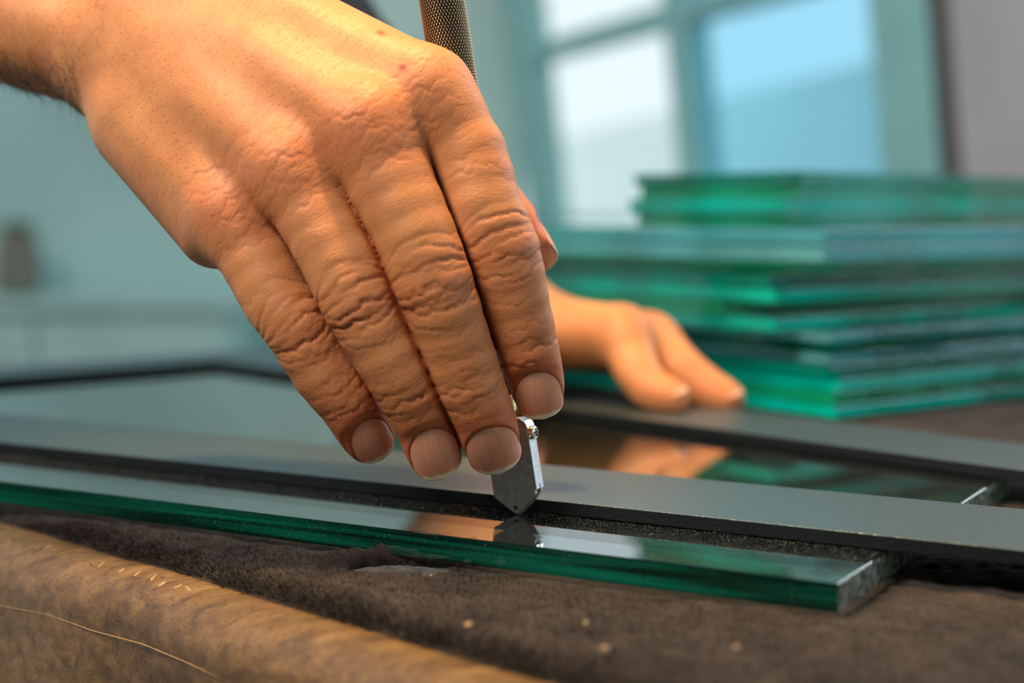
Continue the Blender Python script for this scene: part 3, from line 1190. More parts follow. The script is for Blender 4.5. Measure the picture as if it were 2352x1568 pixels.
# --- skin material
def skin_material(name, base, red, bump=True):
    m, nt, b = new_mat(name)
    tc = nt.nodes.new('ShaderNodeTexCoord')
    ra = nd(nt, 'ShaderNodeAttribute', attribute_name='red')
    n0 = nd(nt, 'ShaderNodeTexNoise', Scale=70.0, Detail=3.0, Roughness=0.65)
    nt.links.new(tc.outputs['Object'], n0.inputs['Vector'])
    r0_ = ramp(nt, n0.outputs['Fac'], [(0.30, tuple(c * k for c, k in zip(base, (0.86, 0.80, 0.78)))), (0.70, tuple(min(1, c * k) for c, k in zip(base, (1.08, 1.12, 1.12))))])
    mx = nd(nt, 'ShaderNodeMixRGB', blend_type='MIX')
    nt.links.new(ra.outputs['Fac'], mx.inputs['Fac'])
    nt.links.new(r0_.outputs[0], mx.inputs[1])
    mx.inputs[2].default_value = (*red, 1)
    cur = mx.outputs[0]
    b.inputs['Roughness'].default_value = 0.52
    b.inputs['Specular IOR Level'].default_value = 0.30
    b.inputs['Subsurface Weight'].default_value = 0.22
    b.inputs['Subsurface Radius'].default_value = (1.0, 0.36, 0.20)
    b.inputs['Subsurface Scale'].default_value = 0.0035
    if bump:
        st = nd(nt, 'ShaderNodeAttribute', attribute_name='st')
        # fine lines running across the fingers
        mpn = nt.nodes.new('ShaderNodeMapping')
        mpn.inputs['Scale'].default_value = (150, 780, 1)
        nt.links.new(st.outputs['Vector'], mpn.inputs['Vector'])
        nl_ = nd(nt, 'ShaderNodeTexNoise', noise_dimensions='2D', Scale=1.0, Detail=2.0, Roughness=0.55, Distortion=0.6)
        nt.links.new(mpn.outputs[0], nl_.inputs['Vector'])
        sb = nd(nt, 'ShaderNodeMath', operation='SUBTRACT')
        nt.links.new(nl_.outputs['Fac'], sb.inputs[0]); sb.inputs[1].default_value = 0.5
        ab = nd(nt, 'ShaderNodeMath', operation='ABSOLUTE')
        nt.links.new(sb.outputs[0], ab.inputs[0])
        rl = ramp(nt, ab.outputs[0], [(0.0, (0, 0, 0)), (0.075, (1, 1, 1))])
        # cells of the skin, drawn out across the hand
        mpv = nt.nodes.new('ShaderNodeMapping')
        mpv.inputs['Scale'].default_value = (560, 950, 1)
        mpv.inputs['Rotation'].default_value = (0, 0, 0.25)
        nt.links.new(st.outputs['Vector'], mpv.inputs['Vector'])
        vo = nd(nt, 'ShaderNodeTexVoronoi', feature='DISTANCE_TO_EDGE', voronoi_dimensions='2D', Scale=1.0)
        nt.links.new(mpv.outputs[0], vo.inputs['Vector'])
        rv = ramp(nt, vo.outputs['Distance'], [(0.0, (0, 0, 0)), (0.16, (1, 1, 1))])
        h2 = nd(nt, 'ShaderNodeMath', operation='MULTIPLY_ADD')
        nt.links.new(rl.outputs[0], h2.inputs[0]); h2.inputs[1].default_value = 1.1
        rvm = nd(nt, 'ShaderNodeMath', operation='MULTIPLY'); rvm.inputs[1].default_value = 0.45
        nt.links.new(rv.outputs[0], rvm.inputs[0])
        nt.links.new(rvm.outputs[0], h2.inputs[2])
        # follicles on the back of the hand
        pv = nd(nt, 'ShaderNodeTexVoronoi', voronoi_dimensions='2D', Scale=390.0)
        nt.links.new(st.outputs['Vector'], pv.inputs['Vector'])
        rp = ramp(nt, pv.outputs['Distance'], [(0.05, (0, 0, 0)), (0.17, (1, 1, 1))])
        ba = nd(nt, 'ShaderNodeAttribute', attribute_name='back')
        pm = nd(nt, 'ShaderNodeMath', operation='MULTIPLY')
        nt.links.new(rp.outputs[0], pm.inputs[0]); nt.links.new(ba.outputs['Fac'], pm.inputs[1])
        h3 = nd(nt, 'ShaderNodeMath', operation='MULTIPLY_ADD')
        nt.links.new(pm.outputs[0], h3.inputs[0]); h3.inputs[1].default_value = 1.2
        nt.links.new(h2.outputs[0], h3.inputs[2])
        bp = nd(nt, 'ShaderNodeBump', Strength=0.29, Distance=0.00010)
        nt.links.new(h3.outputs[0], bp.inputs['Height'])
        nt.links.new(bp.outputs[0], b.inputs['Normal'])
        # follicles are a little darker
        inv = nd(nt, 'ShaderNodeMath', operation='SUBTRACT'); inv.inputs[0].default_value = 1.0
        nt.links.new(rp.outputs[0], inv.inputs[1])
        fm = nd(nt, 'ShaderNodeMath', operation='MULTIPLY')
        nt.links.new(inv.outputs[0], fm.inputs[0]); nt.links.new(ba.outputs['Fac'], fm.inputs[1])
        fm2 = nd(nt, 'ShaderNodeMath', operation='MULTIPLY')
        nt.links.new(fm.outputs[0], fm2.inputs[0]); fm2.inputs[1].default_value = 0.34
        m2 = nd(nt, 'ShaderNodeMixRGB', blend_type='MULTIPLY')
        nt.links.new(fm2.outputs[0], m2.inputs['Fac'])
        nt.links.new(cur, m2.inputs[1])
        m2.inputs[2].default_value = (0.55, 0.35, 0.28, 1)
        # shade in the folds, painted into the skin colour
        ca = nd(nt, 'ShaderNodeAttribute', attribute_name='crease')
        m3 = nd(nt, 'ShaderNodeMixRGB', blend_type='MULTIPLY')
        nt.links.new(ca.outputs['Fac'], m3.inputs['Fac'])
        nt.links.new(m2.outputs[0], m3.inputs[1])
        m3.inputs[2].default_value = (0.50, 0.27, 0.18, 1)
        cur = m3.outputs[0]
    nt.links.new(cur, b.inputs['Base Color'])
    return m


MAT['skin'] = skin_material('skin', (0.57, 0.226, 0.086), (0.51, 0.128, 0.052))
m, nt, b = new_mat('nail')
at = nd(nt, 'ShaderNodeAttribute', attribute_name='ncol')
nt.links.new(at.outputs['Color'], b.inputs['Base Color'])
b.inputs['Roughness'].default_value = 0.30
b.inputs['Specular IOR Level'].default_value = 0.32
b.inputs['Subsurface Weight'].default_value = 0.12
b.inputs['Subsurface Radius'].default_value = (1.0, 0.4, 0.3)
b.inputs['Subsurface Scale'].default_value = 0.0015
MAT['nail'] = m


def groove(x, w):
    return np.exp(-(x / w) ** 2)


def make_hand(name, fingers, palm, kp, h, lo, hi, detail=True, mcp_idx=0, seed=1):
    f = build_field(fingers, palm, kp)
    V, Q = surface_nets(f, np.array(lo), np.array(hi), h)
    for _ in range(1):
        N = field_normals(f, V)
        V = V - N * np.clip(f(V), -h, h)[:, None]
    N = field_normals(f, V, 0.0004)
    nV = len(V)
    best = np.full(nV, 1e9); fid = np.full(nV, -1)
    st = np.zeros((nV, 3)); sf = np.zeros((nV, 3)); fw = np.zeros(nV); red = np.zeros(nV); crease = np.zeros(nV); disp = np.zeros(nV); back = np.ones(nV)
    prm = []
    for i, fg in enumerate(fingers):
        s, t, hg, rr, d = fg.param(V)
        e = d - rr
        m_ = e < best
        best[m_] = e[m_]; fid[m_] = i
        prm.append((s, t, hg, rr, d))
    r_ = np.random.default_rng(seed)
    pa, pb = palm[1][1], palm[1][0]
    al = (pb - pa) / np.linalg.norm(pb - pa)                     # wrist to knuckles
    cr = np.cross(al, np.array([0, -1.0, 0.3])); cr /= np.linalg.norm(cr)
    st[:, 0] = V @ cr; st[:, 1] = V @ al; st[:, 2] = 0.0
    for i, fg in enumerate(fingers):
        s, t, hg, rr, d = prm[i]
        mine = (fid == i) & (np.abs(d - rr) < 0.0035)
        dor = np.clip((hg / (rr + 1e-9) + 0.25) / 0.6, 0, 1)
        dor = dor * dor * (3 - 2 * dor)
        sm = fg.S
        s_pip = sm[fg.pip]
        s_dip = sm[fg.dip] if fg.dip is not None else None
        s_end = sm[-1]
        wgt = np.where(mine, np.clip((s - 0.012) / 0.012, 0, 1), 0)
        tt = t / (rr + 1e-9)
        sg = 1.0 if fg.b @ cr > 0 else -1.0
        bl = np.where(fid == i, np.clip((s - 0.002) / 0.016, 0, 1), 0)
        st[:, 0] = st[:, 0] * (1 - bl) + (fg.C[0] @ cr + sg * np.arcsin(np.clip(tt, -1, 1)) * rr) * bl
        st[:, 1] = st[:, 1] * (1 - bl) + (fg.C[0] @ al + s) * bl
        st[:, 2] = 0.0
        fw = np.maximum(fw, bl)
        back = np.where(mine, back * np.clip(1 - (s - 0.004) / 0.014, 0, 1), back)
        if not detail:
            red += wgt * 0.35 * groove(s - s_end, 0.014)
            continue
        wob = lambda k, a: a * (np.sin(tt * (2.1 + k * 0.7) + k * 1.9 + i) + 0.6 * np.sin(tt * (5.3 + k) + k * 3.1 + 2 * i) + 0.35 * np.sin(tt * (11 + 2 * k) + k * 1.3))
        x = s - s_pip
        # swelling of the knuckle with an eye of folded skin
        disp += wgt * dor * (0.00025 * groove(x, 0.0070))
        lines = [(-0.0098, 0.00015, 0.0005), (-0.0075, 0.00026, 0.0006), (-0.0056, 0.00020, 0.0005), (-0.0038, 0.00042, 0.00065), (-0.0019, 0.00022, 0.00045),
                 (0.0002, 0.00036, 0.00055), (0.0017, 0.00020, 0.00042), (0.0033, 0.00044, 0.00065), (0.0052, 0.00026, 0.0005), (0.0070, 0.00022, 0.0005), (0.0090, 0.00013, 0.0005), (0.0112, 0.00009, 0.0005)]
        for k, (c0, amp, w) in enumerate(lines):
            c1 = c0 + r_.normal(0, 0.0005)
            cen = c1 * (1.08 - 0.42 * tt * tt) + wob(k, 0.00034)
            am = amp * (0.75 + 0.5 * r_.random()) * np.clip(0.62 + 0.55 * np.sin(tt * 2.2 + k * 2.4 + i * 1.1), 0.1, 1)
            g = (0.45 * groove(x - cen, w) + 0.75 * groove(x - cen, w * 0.5)) * wgt * dor
            disp -= am * g * 1.15
            crease += g * am / 0.00045 * 0.5
        if s_dip is not None:
            x = s - s_dip
            for k, (c0, amp, w) in enumerate([(-0.0052, 0.00012, 0.0004), (-0.0034, 0.00020, 0.00045), (-0.0016, 0.00030, 0.0005), (0.0002, 0.00022, 0.00045), (0.0019, 0.00030, 0.0005), (0.0036, 0.00014, 0.0004)]):
                c1 = c0 + r_.normal(0, 0.0004)
                cen = c1 * (1.05 - 0.25 * tt * tt) + wob(k + 5, 0.00036)
                am = amp * (0.7 + 0.6 * r_.random()) * np.clip(0.6 + 0.6 * np.sin(tt * 2.6 + k * 1.7 + i * 2.3), 0.05, 1)
                g = (0.4 * groove(x - cen, w) + 0.75 * groove(x - cen, w * 0.55)) * wgt * dor
                disp -= am * g * 0.9
                crease += g * am / 0.00045 * 0.5
        # light creases between the joints
        for k in range(14):
            c0 = 0.012 + (s_end - 0.022) * r_.random()
            cen = c0 + wob(k, 0.0007) + tt * r_.normal(0, 0.0016)
            am = 0.00006 + 0.00007 * r_.random()
            g = groove(s - cen, 0.0004) * wgt * dor * np.clip(np.sin(tt * 2 + k * 2.1) + 0.5, 0, 1)
            disp -= am * g
            crease += g * 0.18
        red += wgt * (0.55 * groove(s - s_end + 0.003, 0.012) + 0.22 * groove(s - s_pip, 0.006) * dor)
        # bed and folds of the nail
        if fg.nail is not None:
            c, a, n, bb = nail_profile(fg)
            w, l, off, twist = fg.nail
            bb = bb * math.cos(twist) + n * math.sin(twist)
            n2 = np.cross(bb, a)
            n2 = n2 if n2 @ n > 0 else -n2
            rel = V - c
            sa, ta, ha = rel @ a, rel @ bb, rel @ n2
            v = (sa - (off - l)) / l
            hw = nail_half_width(np.clip(v, 0, 1), w)
            near = (ha > -0.001) & (np.linalg.norm(rel, axis=1) < 0.03) & (fid == i)
            # signed distance to the nail outline in the plane of the plate, negative inside
            vv = np.linspace(0, 1, 30)
            hh_ = nail_half_width(vv, w)
            ss_ = off - l * (1 - vv)
            poly = np.concatenate([np.stack([ss_, hh_], 1), np.stack([ss_[::-1], -hh_[::-1]], 1)])
            ids = np.nonzero(near)[0]
            pts = np.stack([sa[ids], ta[ids]], 1)
            dmin = np.full(len(ids), 1.0)
            for q in range(len(poly)):
                p0, p1 = poly[q], poly[(q + 1) % len(poly)]
                e_ = p1 - p0
                k_ = np.clip(((pts - p0) @ e_) / (e_ @ e_ + 1e-14), 0, 1)
                dmin = np.minimum(dmin, np.linalg.norm(pts - p0 - k_[:, None] * e_, axis=1))
            inn = (v[ids] > 0) & (v[ids] < 1) & (np.abs(ta[ids]) < hw[ids])
            sd = np.full(nV, 1.0)
            sd[ids] = np.where(inn, -dmin, dmin)
            surf_h = fg.nail_h0 + (fg.nail_h1 - fg.nail_h0) * np.clip(v, -0.2, 1.1) + 0.0007 * np.sin(np.pi * np.clip(v, 0, 1))
            Rl = w * 0.62
            surf_h = surf_h - (Rl - np.sqrt(np.clip(Rl * Rl - np.minimum(np.abs(ta), 0.97 * Rl) ** 2, 0, None)))
            # skin runs smoothly from under the plate up into a rounded fold around it
            k1 = np.clip((sd + 0.0011) / 0.0017, 0, 1)
            k1 = k1 * k1 * (3 - 2 * k1)
            fold_h = 0.00042 * np.clip((0.80 - v) / 0.25, 0, 1) - 0.00025 * np.clip((v - 0.70) / 0.15, 0, 1)
            f_off = -0.00060 * (1 - k1) + fold_h * k1
            wgt2 = 1 - np.clip((sd - 0.0003) / 0.0026, 0, 1)
            wgt2 = wgt2 * wgt2 * (3 - 2 * wgt2)
            wgt2 = np.where(sd > 0, wgt2 * np.clip((0.97 - v) / 0.15, 0, 1), 1.0)
            move = np.clip(surf_h + f_off - ha, -0.004, 0.0014) * wgt2
            move = np.where(near & (sd < 0.0029), move, 0)
            V += n2[None] * move[:, None]
            crease += np.where(near, groove(sd - 0.0003, 0.00035) * 0.6 * (v < 0.85), 0)
            red = np.where(near & (sd < 0.004) & (v < 0.9), red + 0.25 * (sd > 0), red)
            disp[near & (sd < 0.001)] *= 0.1
    if detail:
        e_all = np.stack([prm[i][4] - prm[i][3] for i in range(4)], 1)
        e_s = np.sort(e_all, 1)
        both = np.abs(e_s[:, 0] - e_s[:, 1])
        s_near = np.stack([prm[i][0] for i in range(4)], 1)[np.arange(nV), e_all.argmin(1)]
        cv = groove(both, 0.0009) * (e_s[:, 1] < 0.003) * np.clip((s_near - 0.014) / 0.010, 0, 1)
        nav = sum(fg.n for fg in fingers[:4]); nav = nav / np.linalg.norm(nav)
        V -= nav[None] * (0.0030 * cv)[:, None]
        disp *= (1 - 0.8 * cv)
        crease += 0.9 * groove(both, 0.0007) * (e_s[:, 1] < 0.003) * np.clip((s_near - 0.012) / 0.012, 0, 1)  # paints shade into the skin colour between the fingers
        hand_extra(V, N, fingers, disp, crease, red, back)
    V = V + N * disp[:, None]
    if detail:
        # relax the floor of the crevices
        E_ = np.concatenate([Q[:, [0, 1]], Q[:, [1, 2]], Q[:, [2, 3]], Q[:, [3, 0]]])
        E_ = E_[(cv[E_[:, 0]] > 0.05) | (cv[E_[:, 1]] > 0.05)]
        wv = np.clip(cv * 2.2, 0, 1)[:, None] * 0.7
        for _ in range(6):
            sm_ = np.zeros_like(V); ct_ = np.zeros(nV)
            for a_, b_ in ((0, 1), (1, 0)):
                np.add.at(sm_, E_[:, a_], V[E_[:, b_]]); np.add.at(ct_, E_[:, a_], 1)
            ok_ = ct_ > 0
            V[ok_] += wv[ok_] * (sm_[ok_] / ct_[ok_][:, None] - V[ok_])
        # healing nicks on the back of the hand
        for (px, py, rad, amt) in ((868, 68, 0.0011, 0.8), (876, 71, 0.0010, 0.7), (919, 147, 0.0009, 1.0), (925, 152, 0.0008, 0.8)):
            d_ = ray(px, py); d_ = d_ / np.linalg.norm(d_)
            rel = V - np.array([0, 0, CAM_H])
            al_ = rel @ d_
            off_ = np.linalg.norm(rel - al_[:, None] * d_, axis=1)
            cand = np.nonzero(off_ < 0.0008)[0]
            c_ = V[cand[al_[cand].argmin()]]
            g_ = np.exp(-(np.linalg.norm(V - c_, axis=1) / rad) ** 2)
            red += amt * g_
            crease += 0.6 * g_
    me = np_mesh(name, V, Q)
    float_attr(me, 'red', np.clip(red, 0, 1)); float_attr(me, 'crease', np.clip(crease, 0, 1)); float_attr(me, 'back', np.clip(back, 0, 1))
    vec_attr(me, 'st', st)
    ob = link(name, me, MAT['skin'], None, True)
    for fg in fingers:
        if fg.nail is not None:
            make_nail(fg, MAT['nail'], ob, 1.0 if detail else 0.25)
    return ob, V, N


def hand_extra(V, N, fingers, disp, crease, red, back):
    """knuckle redness, folds over the knuckles, tendons and veins on the back of the hand"""
    for i, fg in enumerate(fingers[:4]):
        c = fg.C[0] + fg.n * fg.R[0] * 0.7
        d = np.linalg.norm(V - c, axis=1)
        red += 0.50 * groove(d, 0.011) * (1.0 if i else 0.6)
        rel = V - c
        a = fg.C[3] - fg.C[0]; a /= np.linalg.norm(a)
        s, t = rel @ a, rel @ fg.b
        for k in range(9):
            cen = -0.011 + k * 0.0027 + 0.0009 * np.sin(t * 500 + k * 2.2 + i) + 0.0005 * np.sin(t * 1400 + k) + (18.0 * t * t) * (-1 if k < 4 else 1)
            g = groove(s - cen, 0.00042) * groove(t, 0.0085) * (d < 0.02)
            amp = 0.00010 + 0.00009 * ((k * 7 + i * 3) % 5) / 5
            disp -= g * amp
            crease += g * amp * 1600
    # tendons fan from the wrist to the knuckles
    for i, fg in enumerate(fingers[:4]):
        a = fg.C[0] + fg.n * (fg.R[0] * 0.9)
        b = PALM_TOP[i]
        ab = b - a
        t = np.clip((V - a) @ ab / (ab @ ab), 0, 1)
        d = np.linalg.norm(V - a - t[:, None] * ab, axis=1)
        disp += 0.0008 * np.exp(-(d / 0.0035) ** 2) * np.clip(t * 5, 0, 1) * np.clip((0.75 - t) * 3, 0, 1)
    for pts in VEINS:
        for k in range(len(pts) - 1):
            a, b = pts[k], pts[k + 1]
            ab = b - a
            t = np.clip((V - a) @ ab / (ab @ ab), 0, 1)
            d = np.linalg.norm(V - a - t[:, None] * ab, axis=1)
            disp += 0.0004 * np.exp(-(d / 0.0022) ** 2)


# --- the hand that holds the cutter
DC = (0.0, -1.0, 0.12)
idx_f = Finger([(975, 222, 392, 11.6), (1072, 352, 388, 9.6), (1107, 468, 385, 9.3), (1150, 575, 384, 9.3), (1178, 684, 385, 8.6), (1212, 805, 386.5, 7.6), (1230, 868, 388, 6.7), (1236, 898, 388.5, 6.1)],
               3, 5, DC, nail=(0.0116, 0.0128, 0.0064, 0.0))
mid_f = Finger([(845, 300, 385, 11.6), (898, 420, 381, 10.4), (955, 542, 378, 9.6), (995, 652, 377, 9.4), (1040, 775, 379, 8.7), (1078, 880, 381, 8.3), (1112, 960, 383.5, 7.4), (1128, 1012, 385.5, 6.9)],
               3, 5, DC, nail=(0.0134, 0.0142, 0.0074, 0.0))
rng_f = Finger([(672, 388, 388, 11.0), (727, 500, 383, 9.4), (785, 605, 380, 9.2), (828, 695, 379, 9.1), (892, 812, 380, 8.4), (942, 902, 382, 7.9), (980, 985, 385, 7.1), (998, 1038, 386, 6.6)],
               3, 5, DC, nail=(0.0122, 0.0140, 0.0062, 0.05))
pin_f = Finger([(540, 492, 394, 10.4), (597, 603, 389, 9.2), (638, 690, 386, 8.3), (684, 752, 385, 8.1), (746, 852, 386, 8.0), (797, 915, 387, 7.6), (832, 978, 389, 6.8), (849, 1008, 390, 6.1)],
               3, 5, (0.16, -1.0, 0.12), nail=(0.0106, 0.0120, 0.0052, 0.06))
thm_f = Finger([(800, 190, 440, 13.0), (960, 330, 428, 12.0), (1090, 450, 424, 10.5), (1165, 525, 421, 9.6), (1208, 572, 419, 8.1)],
               2, None, (0.85, 0.45, 0.25), nail=(0.0135, 0.0135, 0.0075, 0.0))
for fg in (idx_f, mid_f, rng_f, pin_f, thm_f):
    fg.nail_h0 = fg.R[-1] * 1.0 - 0.0003
    fg.nail_h1 = fg.R[-1] * 0.60
RF = [idx_f, mid_f, rng_f, pin_f, thm_f]
A = lambda px, py, y: at_y(px, py, y)
cmc = [A(373, -62, 432), A(345, 18, 428), A(317, 98, 426), A(290, 173, 428)]
mm = 0.001
palm_r = [
    (idx_f.C[0], cmc[0], 11.3 * mm, 14.5 * mm), (mid_f.C[0], cmc[1], 11.3 * mm, 15 * mm),
    (rng_f.C[0], cmc[2], 10.8 * mm, 15 * mm), (pin_f.C[0], cmc[3], 10.2 * mm, 15 * mm),
    (A(330, 292, 418), A(497, 526, 402), 12.6 * mm, 9.8 * mm),
    (A(230, 105, 434), A(-420, -95, 478), 17 * mm, 20 * mm),
    (A(300, -95, 440), A(-340, -290, 484), 17 * mm, 20 * mm),
    (A(440, 40, 452), A(900, 300, 432), 15 * mm, 13 * mm),
    (A(760, 300, 408), A(640, 400, 408), 11 * mm, 10 * mm),
]
PALM_TOP = [c + np.array([0, -0.6, 0.8]) * 14 * mm for c in cmc]
VEINS = []
lo = np.minimum.reduce([np.minimum(a - ra, b - rb) for a, b, ra, rb in palm_r] + [f_.lo for f_ in RF]) - 0.004
hi = np.maximum.reduce([np.maximum(a + ra, b + rb) for a, b, ra, rb in palm_r] + [f_.hi for f_ in RF]) + 0.004
lo[0] = max(lo[0], -0.205)
hand, HV, HN = make_hand('hand', RF, palm_r, 0.0066, 0.00055, lo, hi)
tag(hand, 'bare right hand in front gripping the glass cutter, fingers pointing down', 'hand')

# ------------------------------------------------------------------ hairs on the wrist
MAT['hair'] = simple_mat('hair', (0.030, 0.017, 0.010), 0.45)


def project(P):
    rel = P - np.array([0, 0, CAM_H])
    zf = rel[:, 1] * _c - rel[:, 2] * _s
    yu = rel[:, 1] * _s + rel[:, 2] * _c
    return CX + F_PX * rel[:, 0] / zf, CY - F_PX * yu / zf


hx, hy = project(HV)
rg = np.random.default_rng(5)


def hair_roots(n, x0, x1, y0, y1, facing=-0.05):
    view = np.array([0, 0, CAM_H]) - HV
    view /= np.linalg.norm(view, axis=1)[:, None]
    ok = (hx > x0) & (hx < x1) & (hy > y0) & (hy < y1) & ((HN * view).sum(1) > facing)
    ids = np.nonzero(ok)[0]
    return rg.choice(ids, min(n, len(ids)), replace=False) if len(ids) else ids


strands = [(r, 0.0060, 1.25) for r in hair_roots(650, -60, 175, 110, 262, -0.45)]
strands += [(r, 0.0045, 0.9) for r in hair_roots(140, -40, 280, -20, 170)]
strands += [(r, 0.0030, 0.55) for r in hair_roots(70, 600, 960, -5, 110, -0.1)]
strands += [(r, 0.0030, 0.5) for r in hair_roots(50, 250, 620, 0, 330)]
V, Fc = [], []
down = np.array([0.55, 0.0, -0.8])
for (r, ln, thick) in strands:
    p, n = HV[r].copy(), HN[r]
    tdir = down + rg.normal(0, 0.6, 3)
    tdir -= n * (tdir @ n)
    tdir /= np.linalg.norm(tdir)
    L_ = ln * rg.uniform(0.6, 1.3)
    cur = rg.normal(0, 0.5, 3)
    d = n * 0.45 + tdir * 0.9
    seg = 6
    pts = [p - n * 0.0003]
    for k in range(seg):
        d = d + cur * 0.22 - n * 0.10
        d /= np.linalg.norm(d)
        pts.append(pts[-1] + d * L_ / seg)
    sv = np.cross(d, [0.2, 0.9, 0.3]); sv /= np.linalg.norm(sv)
    tv = np.cross(d, sv)
    b0 = len(V)
    for k, q in enumerate(pts):
        w = 0.000042 * thick * (1 - 0.8 * k / seg)
        for j in range(3):
            an = 2 * math.pi * j / 3
            V.append(q + (sv * math.cos(an) + tv * math.sin(an)) * w)
    for k in range(seg):
        for j in range(3):
            j2 = (j + 1) % 3
            Fc.append([b0 + k * 3 + j, b0 + k * 3 + j2, b0 + k * 3 + 3 + j2, b0 + k * 3 + 3 + j])
o = link('arm_hair', np_mesh('arm_hair', np.array(V), np.array(Fc)), MAT['hair'], hand)
o['kind'] = 'stuff'

# ------------------------------------------------------------------ the other hand, resting on the square
DL = (0.25, -0.35, 1.0)
l_idx = Finger([(1428, 768, 598, 10.4), (1446, 808, 592, 9.4), (1464, 850, 586, 8.8), (1486, 884, 582, 8.0), (1512, 900, 579, 7.6), (1544, 910, 576, 6.6)], 2, 4, DL, k_palm=0.007, nail=(0.011, 0.012, 0.0055, 0.0))
l_mid = Finger([(1492, 784, 612, 10.6), (1528, 808, 606, 9.2), (1566, 846, 600, 8.8), (1602, 874, 597, 8.2), (1634, 896, 594, 7.8), (1668, 911, 591, 6.8)], 2, 4, DL, k_palm=0.007, nail=(0.012, 0.012, 0.0055, 0.0))
l_rng = Finger([(1490, 800, 634, 10.5), (1520, 822, 630, 9.2), (1550, 850, 626, 8.8), (1580, 872, 622, 8.2), (1610, 890, 619, 7.6), (1634, 897, 617, 6.8)], 2, 4, DL, k_palm=0.007, nail=(0.011, 0.012, 0.0055, 0.0))
l_pin = Finger([(1470, 805, 652, 9.5), (1495, 825, 650, 8.2), (1520, 848, 647, 7.8), (1540, 866, 645, 7.2), (1560, 878, 643, 6.6), (1578, 885, 641, 6.0)], 2, 4, DL, k_palm=0.007, nail=(0.009, 0.010, 0.005, 0.0))
l_thm = Finger([(1150, 775, 605, 13.0), (1165, 835, 590, 11.5), (1180, 880, 578, 10.0), (1200, 905, 572, 8.5)], 1, None, (0.1, -0.8, 0.5), k_palm=0.010, nail=(0.012, 0.012, 0.0055, 0.0))
LF = [l_idx, l_mid, l_rng, l_pin, l_thm]
for fg in LF:
    fg.nail_h0 = fg.R[-1] * 1.0 + 0.0001
    fg.nail_h1 = fg.R[-1] * 0.62
palm_l = [
    (l_idx.C[0], A(1215, 752, 625), 10.4 * mm, 13 * mm), (l_mid.C[0], A(1210, 752, 640), 10.6 * mm, 13.5 * mm),
    (l_rng.C[0], A(1210, 760, 655), 10.5 * mm, 14 * mm), (l_pin.C[0], A(1210, 770, 668), 10 * mm, 14 * mm),
    (A(1200, 768, 628), A(905, 330, 690), 18 * mm, 22 * mm), (A(1190, 760, 652), A(890, 320, 712), 18 * mm, 22 * mm),
    (A(905, 330, 690), A(690, 20, 730), 22 * mm, 28 * mm),
]
lo = np.minimum.reduce([np.minimum(a - ra, b - rb) for a, b, ra, rb in palm_l] + [f_.lo for f_ in LF]) - 0.004
hi = np.maximum.reduce([np.maximum(a + ra, b + rb) for a, b, ra, rb in palm_l] + [f_.hi for f_ in LF]) + 0.004
hand2, _, _ = make_hand('hand', LF, palm_l, 0.010, 0.0012, lo, hi, detail=False)
tag(hand2, 'blurred left hand pressing the black square down beside the glass stack', 'hand')
# dark sleeve on that arm
MAT['sleeve'] = simple_mat('sleeve_cloth', (0.016, 0.018, 0.020), 0.9, noise=0.3, scale=300, bump=0.0004, bscale=1200)
s0, s1 = A(765, 180, 714), A(525, -170, 752)
sax = (s1 - s0) / np.linalg.norm(s1 - s0)
su = np.cross(sax, [0, 1, 0]); su /= np.linalg.norm(su)
sv = np.cross(sax, su)
V, Fc = [], []
ring = [(0.0, 0.0295), (0.0, 0.0335), (0.004, 0.0342), (0.008, 0.0335), (0.02, 0.0345), (0.045, 0.0365), (0.08, 0.041), (0.08, 0.037)]
nn = 48
for (hh, rr) in ring:
    for k in range(nn):
        an = 2 * math.pi * k / nn
        r2 = rr * (1 + 0.02 * math.sin(5 * an + hh * 160) + 0.015 * math.sin(9 * an - hh * 240))
        V.append(s0 + sax * hh + (su * math.cos(an) + sv * math.sin(an)) * r2)
for i in range(len(ring)):
    i2 = (i + 1) % len(ring)
    for k in range(nn):
        k2 = (k + 1) % nn
        Fc.append([i * nn + k, i * nn + k2, i2 * nn + k2, i2 * nn + k])
link('sleeve', np_mesh('sleeve', np.array(V), Fc), MAT['sleeve'], hand2, True)

# ------------------------------------------------------------------ stack of glass panes
MAT['glass_stack0'] = glass_mat('stack_glass_teal', density=20.0, ground=0.90, gcol=(0.0, 0.60, 0.45))
MAT['glass_stack1'] = glass_mat('stack_glass_green', density=22.0, ground=0.85, gcol=(0.005, 0.40, 0.19))
MAT['glass_stack2'] = glass_mat('stack_glass_deep', density=26.0, ground=0.80, gcol=(0.0, 0.27, 0.20))
MAT['glass_stack3'] = glass_mat('stack_glass_clear_lit', density=8.0, ground=0.85, gcol=(0.13, 0.45, 0.50))  # pale edge colour stands in for bright light coming through the panes
MAT['glass_stack4'] = glass_mat('stack_glass_pale_lit', density=8.0, ground=0.80, gcol=(0.09, 0.42, 0.48))  # same brightness painted into the edges, slightly deeper
C0 = np.array([0.130, 0.626])
E1, E2 = np.array([-0.60, 0.80]), np.array([0.80, 0.60])
ORD = ['lowest', 'second', 'third', 'fourth', 'fifth', 'sixth', 'seventh', 'eighth', 'ninth', 'tenth', 'eleventh', 'twelfth', 'thirteenth', 'fourteenth', 'fifteenth', 'sixteenth', 'seventeenth', 'eighteenth']
